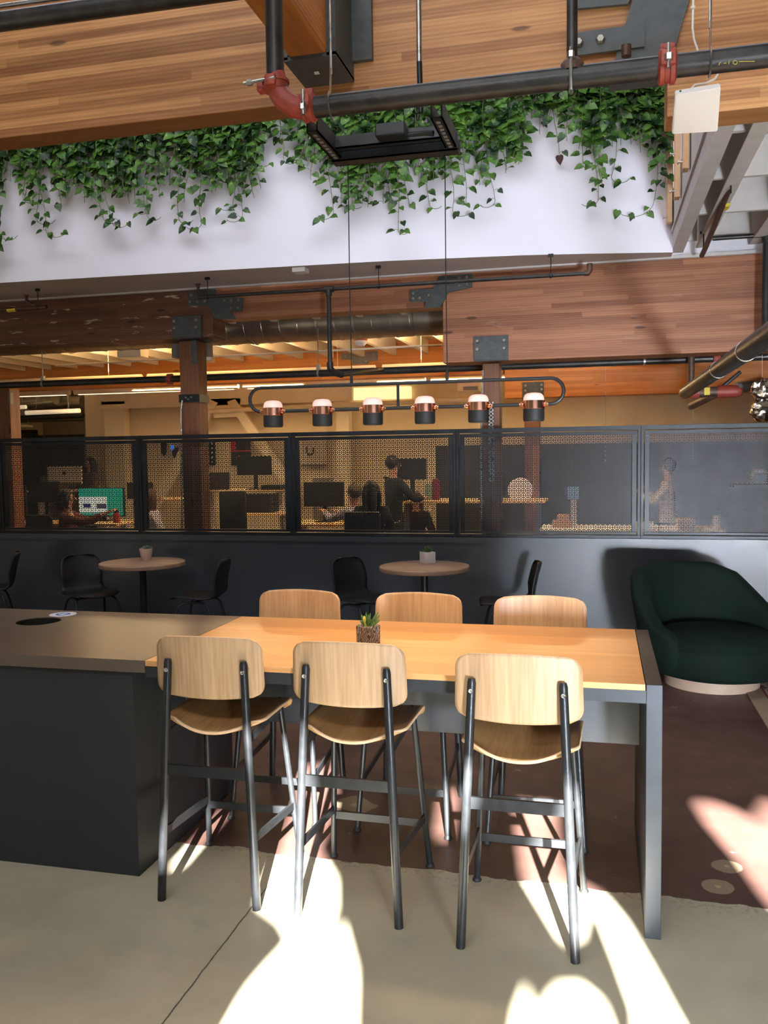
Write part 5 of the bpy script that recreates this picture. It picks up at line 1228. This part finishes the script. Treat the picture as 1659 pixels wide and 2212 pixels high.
p_ = thing('wall_ornament', 'two black pointed shapes with a blue light left of the banded column', 'decor', at(366, 990, 16.35))
part(MB().prism(poly_at([(347, 956), (359, 956), (358, 980), (354, 985), (347, 978)], 16.35), (0, .03, 0)), 'left_shape', 'black_matte', p_, 0); part(MB().prism(poly_at([(373, 968), (385, 966), (385, 980), (377, 993), (372, 980)], 16.35), (0, .03, 0)), 'right_shape', 'black_matte', p_, 0)
part(MB().ball(at(372, 967, 16.33), .045, .02, .05), 'blue_light', plain('blue_glow', lin(80, 130, 255), .4, emit=lin(90, 140, 255), estr=1.2), p_)
wl = MB(); n_ = at(1395, 975, 13.4)
for (px, py0, py1) in ((1497, 962, 985), (1308, 980, 995)):
    a = at(px, py0, 13.2); b2 = at(px, py1, 13.2); t = thing('hanging_pull', 'thin bright pull cord before the dark partition, %s' % ('above the standing man' if px > 1400 else 'left panel of the two'), 'cord', b2)
    part(MB().tube([(a.x, 13.2, 3.4), b2], .004, 6), 'cord', 'zinc', t); part(MB().tube([b2, b2-Vector((0, 0, .05))], .010, 8), 'weight', 'zinc', t)

# crumpled foil balloon tied at the right edge
fb_ = thing('foil_balloon', 'crumpled silver foil balloon above the screen at the right edge', 'balloon', at(1645, 908, 8.35)); c_ = at(1645, 908, 8.35)
fm_ = MB(); rd = random.Random(11)
fm_.ball(c_+Vector((.0, 0, .085)), .10, .07, .10, seg=28, rings=20); fm_.ball(c_+Vector((.02, .0, .265)), .115, .06, .105, seg=28, rings=20); fm_.ball(c_+Vector((.0, 0, .175)), .05, .04, .05, seg=14, rings=8)
for v in fm_.bm.verts:
    d = v.co-c_; k = math.sin(d.x*90+d.z*40)*math.sin(d.z*70-d.x*30+1)*.010+rd.uniform(-.004, .004); v.co += (d-Vector((0, 0, .17))).normalized()*k
part(fm_, 'balloon', 'foil', fb_, 25); part(MB().tube([c_, c_+Vector((.01, .05, .3)), c_+Vector((.015, .10, .585))], .002, 5), 'ribbon', 'white_plastic', fb_)

# ------------------------------------------------------------------ people
def skin_mesh(name, verts, edges, radii, mat, parent, sub=2, root=0):
    me = bpy.data.meshes.new(name); off = Vector(parent.location) if parent else Vector((0, 0, 0))
    me.from_pydata([tuple(Vector(v)-off) for v in verts], edges, []); o = bpy.data.objects.new(name, me); C.objects.link(o); me.materials.append(M[mat] if isinstance(mat, str) else mat)
    o.modifiers.new('skin', 'SKIN'); 
    if not me.skin_vertices: me.attributes  # layer is made by the modifier below
    bm = bmesh.new(); bm.from_mesh(me); ly = bm.verts.layers.skin.verify()
    bm.verts.ensure_lookup_table()
    for i, r in enumerate(radii):
        rr_ = r if isinstance(r, tuple) else (r, r); bm.verts[i][ly].radius = rr_; bm.verts[i][ly].use_root = (i == root)
    bm.to_mesh(me); bm.free()
    md = o.modifiers.new('sub', 'SUBSURF'); md.levels = sub; md.render_levels = sub; o.modifiers['skin'].use_smooth_shade = True
    if parent: o.parent = parent; o['wo'] = tuple(parent.location)
    return o
SK = plain('skin_light', lin(196, 146, 120), .55, 0, .04, 10); SKD = plain('skin_tan', lin(160, 112, 88), .55, 0, .04, 10)
HB = plain('hair_black', lin(24, 18, 16), .55, 0, .2, 30); HBR = plain('hair_brown', lin(74, 48, 34), .55, 0, .2, 30); HG = plain('hair_grey', lin(92, 80, 68), .55, 0, .2, 30)
JE = plain('dark_jeans', lin(34, 38, 50), .8, 0, .1, 20)
def person(label, px, py, Y, yaw, sit, shirt, hair, skin=SK, long_hair=.0, hands=None, lean=0.0):
    """head centre at a pixel and depth; yaw 0 looks towards +y, pi towards the camera"""
    Hc = at(px, py, Y); t = thing('person', label, 'person', (Hc.x, Hc.y, 0))
    f = Vector((-math.sin(yaw), math.cos(yaw), 0)); r = Vector((f.y, -f.x, 0)); u = Vector((0, 0, 1))
    def W(a, b_, z): return Vector((Hc.x, Hc.y, 0)) + r*a + f*b_ + u*z
    hz = Hc.z; neck = hz-.13; sh_ = hz-.25; hip = (sh_-.50); b0 = -lean
    V, E, Rr = [], [], []
    def add(p, rad, par=None):
        V.append(p); Rr.append(rad); 
        if par is not None: E.append((par, len(V)-1))
        return len(V)-1
    pel = add(W(0, b0*1.2-.02, hip), (.12, .09)); wst = add(W(0, b0*.9, hip+.18), (.12, .09), pel); chs = add(W(0, b0*.5, sh_-.08), (.145, .10), wst); ns = add(W(0, b0*.2, sh_+.04), (.06, .055), chs); nk = add(W(0, -.01, neck), (.05, .05), ns)
    hd0 = add(W(0, .005, hz-.06), (.062, .07), nk); hd1 = add(W(0, 0, hz+.02), (.078, .092), hd0); hd2 = add(W(0, -.005, hz+.08), (.06, .07), hd1)
    hands = hands or [(-.17, .26, hip+.12), (.17, .26, hip+.12)]
    armpts = []
    for s, hnd in zip((-1, 1), hands):
        a = add(W(s*.17, b0*.3, sh_), (.055, .055), chs); ha = W(*hnd); sh_p = W(s*.17, b0*.3, sh_)
        mid = (sh_p+ha)/2; d = ha-sh_p; L = .56; sag = math.sqrt(max(.0004, (L/2)**2-(min(L, d.length)/2)**2)); el_ = mid + (Vector((0, 0, -1))*.8 + r*s*.6).normalized()*sag
        e_ = add(el_, (.043, .043), a); w_ = add(ha, (.026, .024), e_); dirn = (ha-el_).normalized(); palm = add(ha+dirn*.05, (.036, .018), w_); side = dirn.cross(u).normalized()
        for k, (o_, l_) in enumerate(((-.03, .062), (-.01, .074), (.01, .070), (.028, .056))):
            q1 = add(ha+dirn*.085+side*o_, .009, palm); q2 = add(ha+dirn*(.085+l_*.55)+side*o_-u*.008, .0085, q1); add(ha+dirn*(.085+l_*.9)+side*o_-u*.022, .0075, q2)
        th = add(ha+dirn*.03+side*(-s*.045), .011, palm); add(ha+dirn*.07+side*(-s*.066), .009, th)
        armpts.append((sh_p, el_, ha))
    legs = []
    for s in (-1, 1):
        if sit: pts = [W(s*.09, b0*1.2+.04, hip-.04), W(s*.11, b0*1.2+.44, max(.42, hip-.06)), W(s*.11, b0*1.2+.42, .10), W(s*.12, b0*1.2+.56, .04)]
        else: pts = [W(s*.09, b0*1.2, hip-.08), W(s*.10, b0*1.2+.02, hip*.52), W(s*.10, b0*1.2-.02, .10), W(s*.11, b0*1.2+.12, .04)]
        par = pel
        for p, q in zip(pts, ((.075, .075), (.06, .06), (.042, .042), (.04, .03))): par = add(p, q, par)
        legs.append(pts)
    body = skin_mesh('body', V, E, Rr, skin, t, 2)
    # face
    fc = MB(); fc.tube([W(0, .088, hz+.02), W(0, .112, hz-.012), W(0, .092, hz-.022)], [.007, .012, .008], 8); part(fc, 'nose', skin, t)
    for s in (-1, 1):
        part(MB().ball(W(s*.03, .083, hz+.022), .011, .008, .007, seg=10, rings=6), 'eye', HB, t); part(MB().ball(W(s*.078, -.005, hz), .010, .018, .028, seg=8, rings=6), 'ear', skin, t)
    part(MB().tube([W(-.022, .084, hz-.052), W(0, .092, hz-.053), W(.022, .084, hz-.052)], [.003, .006, .003], 6), 'mouth', plain('lips', lin(150, 84, 76), .5), t)
    # clothes: torso with sleeves
    V2, E2, R2 = [], [], []
    def ad2(p, rad, par=None):
        V2.append(p); R2.append(rad)
        if par is not None: E2.append((par, len(V2)-1))
        return len(V2)-1
    a0 = ad2(W(0, b0*1.2-.02, hip-.10), (.172, .14)); a1 = ad2(W(0, b0*.9, hip+.2), (.15, .12), a0); a2 = ad2(W(0, b0*.5, sh_-.08), (.17, .125), a1); ad2(W(0, b0*.25, sh_+.03), (.085, .085), a2)
    for (p0_, p1_, p2_), s in zip(armpts, (-1, 1)):
        q = ad2(p0_+u*.005, (.085, .085), a2); q = ad2(p0_.lerp(p1_, .4), (.066, .066), q); q = ad2(p1_, (.058, .058), q); ad2(p1_.lerp(p2_, .85), (.04, .04), q)
    skin_mesh('shirt', V2, E2, R2, shirt, t, 2)
    V3 = [W(0, b0*1.2-.02, hip+.03)]; E3 = []; R3 = [(.158, .125)]
    for pts in legs:
        par = 0
        for p, rdd in zip(pts[:3], (.10, .075, .06)): V3.append(p); R3.append(rdd); E3.append((par, len(V3)-1)); par = len(V3)-1
    skin_mesh('trousers', V3, E3, R3, JE, t, 2)
    hm = MB(); hm.ball(W(0, -.022, hz+.035), .096, .102, .105, seg=18, rings=12)
    for v in hm.bm.verts:
        d = v.co-W(0, 0, hz); 
        if d.dot(f) > .045 and d.z < .075: v.co -= f*(d.dot(f)-.045)
    if long_hair:
        hm.tube([W(0, -.05, hz+.05), W(0, -.075, hz-.04), W(0, -.085, hz-.04-long_hair*.5), W(0, -.09, hz-.05-long_hair)], [.09, .10, .095, .05], 16, flat=.75)
        for s in (-1, 1): hm.tube([W(s*.07, .0, hz+.05), W(s*.088, .01, hz-.05), W(s*.09, .01, hz-.04-long_hair*.8)], [.03, .035, .02], 10)
    part(hm, 'hair', hair, t, 60)
    return t
GREY_TEE = plain('olive_tee', lin(78, 66, 50), .85); MAROON = plain('maroon_top', lin(84, 34, 34), .85); BLACKT = plain('black_sweater', lin(26, 28, 32), .85); CHECK = plain('pale_check_shirt', lin(168, 166, 186), .85, 0, .25, 60); WHITE_S = plain('white_shirt', lin(206, 190, 180), .85); DARKB = plain('dark_blouse', lin(40, 36, 40), .85); GREYS = plain('lilac_grey_top', lin(160, 156, 176), .85)
person('person with long dark hair standing behind the silver computer', 193, 1002, 15.1, pi-.4, False, GREY_TEE, HB, SKD, .28)
person('person in a maroon top reaching toward the teal monitor', 146, 1078, 10.3, -1.25, True, MAROON, HB, SK, .10, hands=[(-.10, .50, 1.0), (.16, .52, 1.0)])
person('person with long brown hair seated left of the banded column in a pale grey top', 330, 1076, 11.6, -1.0, True, GREYS, HBR, SKD, .34)
person('person in a black sweater standing with head bent before a large black monitor', 850, 1004, 11.7, -.9, False, BLACKT, HB, SK, 0, hands=[(-.2, .40, 1.12), (.1, .42, 1.12)])
person('person with dark hair turned away, sitting below the standing figure', 802, 1062, 10.35, .2, True, DARKB, HB, SK, .26)
person('person in a pale checked shirt leaning over the desk', 764, 1066, 10.95, 1.1, True, CHECK, HG, SK, 0, hands=[(-.05, .5, .98), (.2, .45, .95)], lean=.02)
person('person with brown hair in a dark blouse seated left of the standing desk', 898, 1080, 13.2, pi+.3, True, DARKB, HBR, SK, .2)
person('person in a white shirt standing in profile behind the right screen panels', 1442, 1010, 12.5, 1.45, False, WHITE_S, HB, SK, 0, hands=[(-.1, .35, 1.15), (.1, .3, 1.2)])
strip_notes()
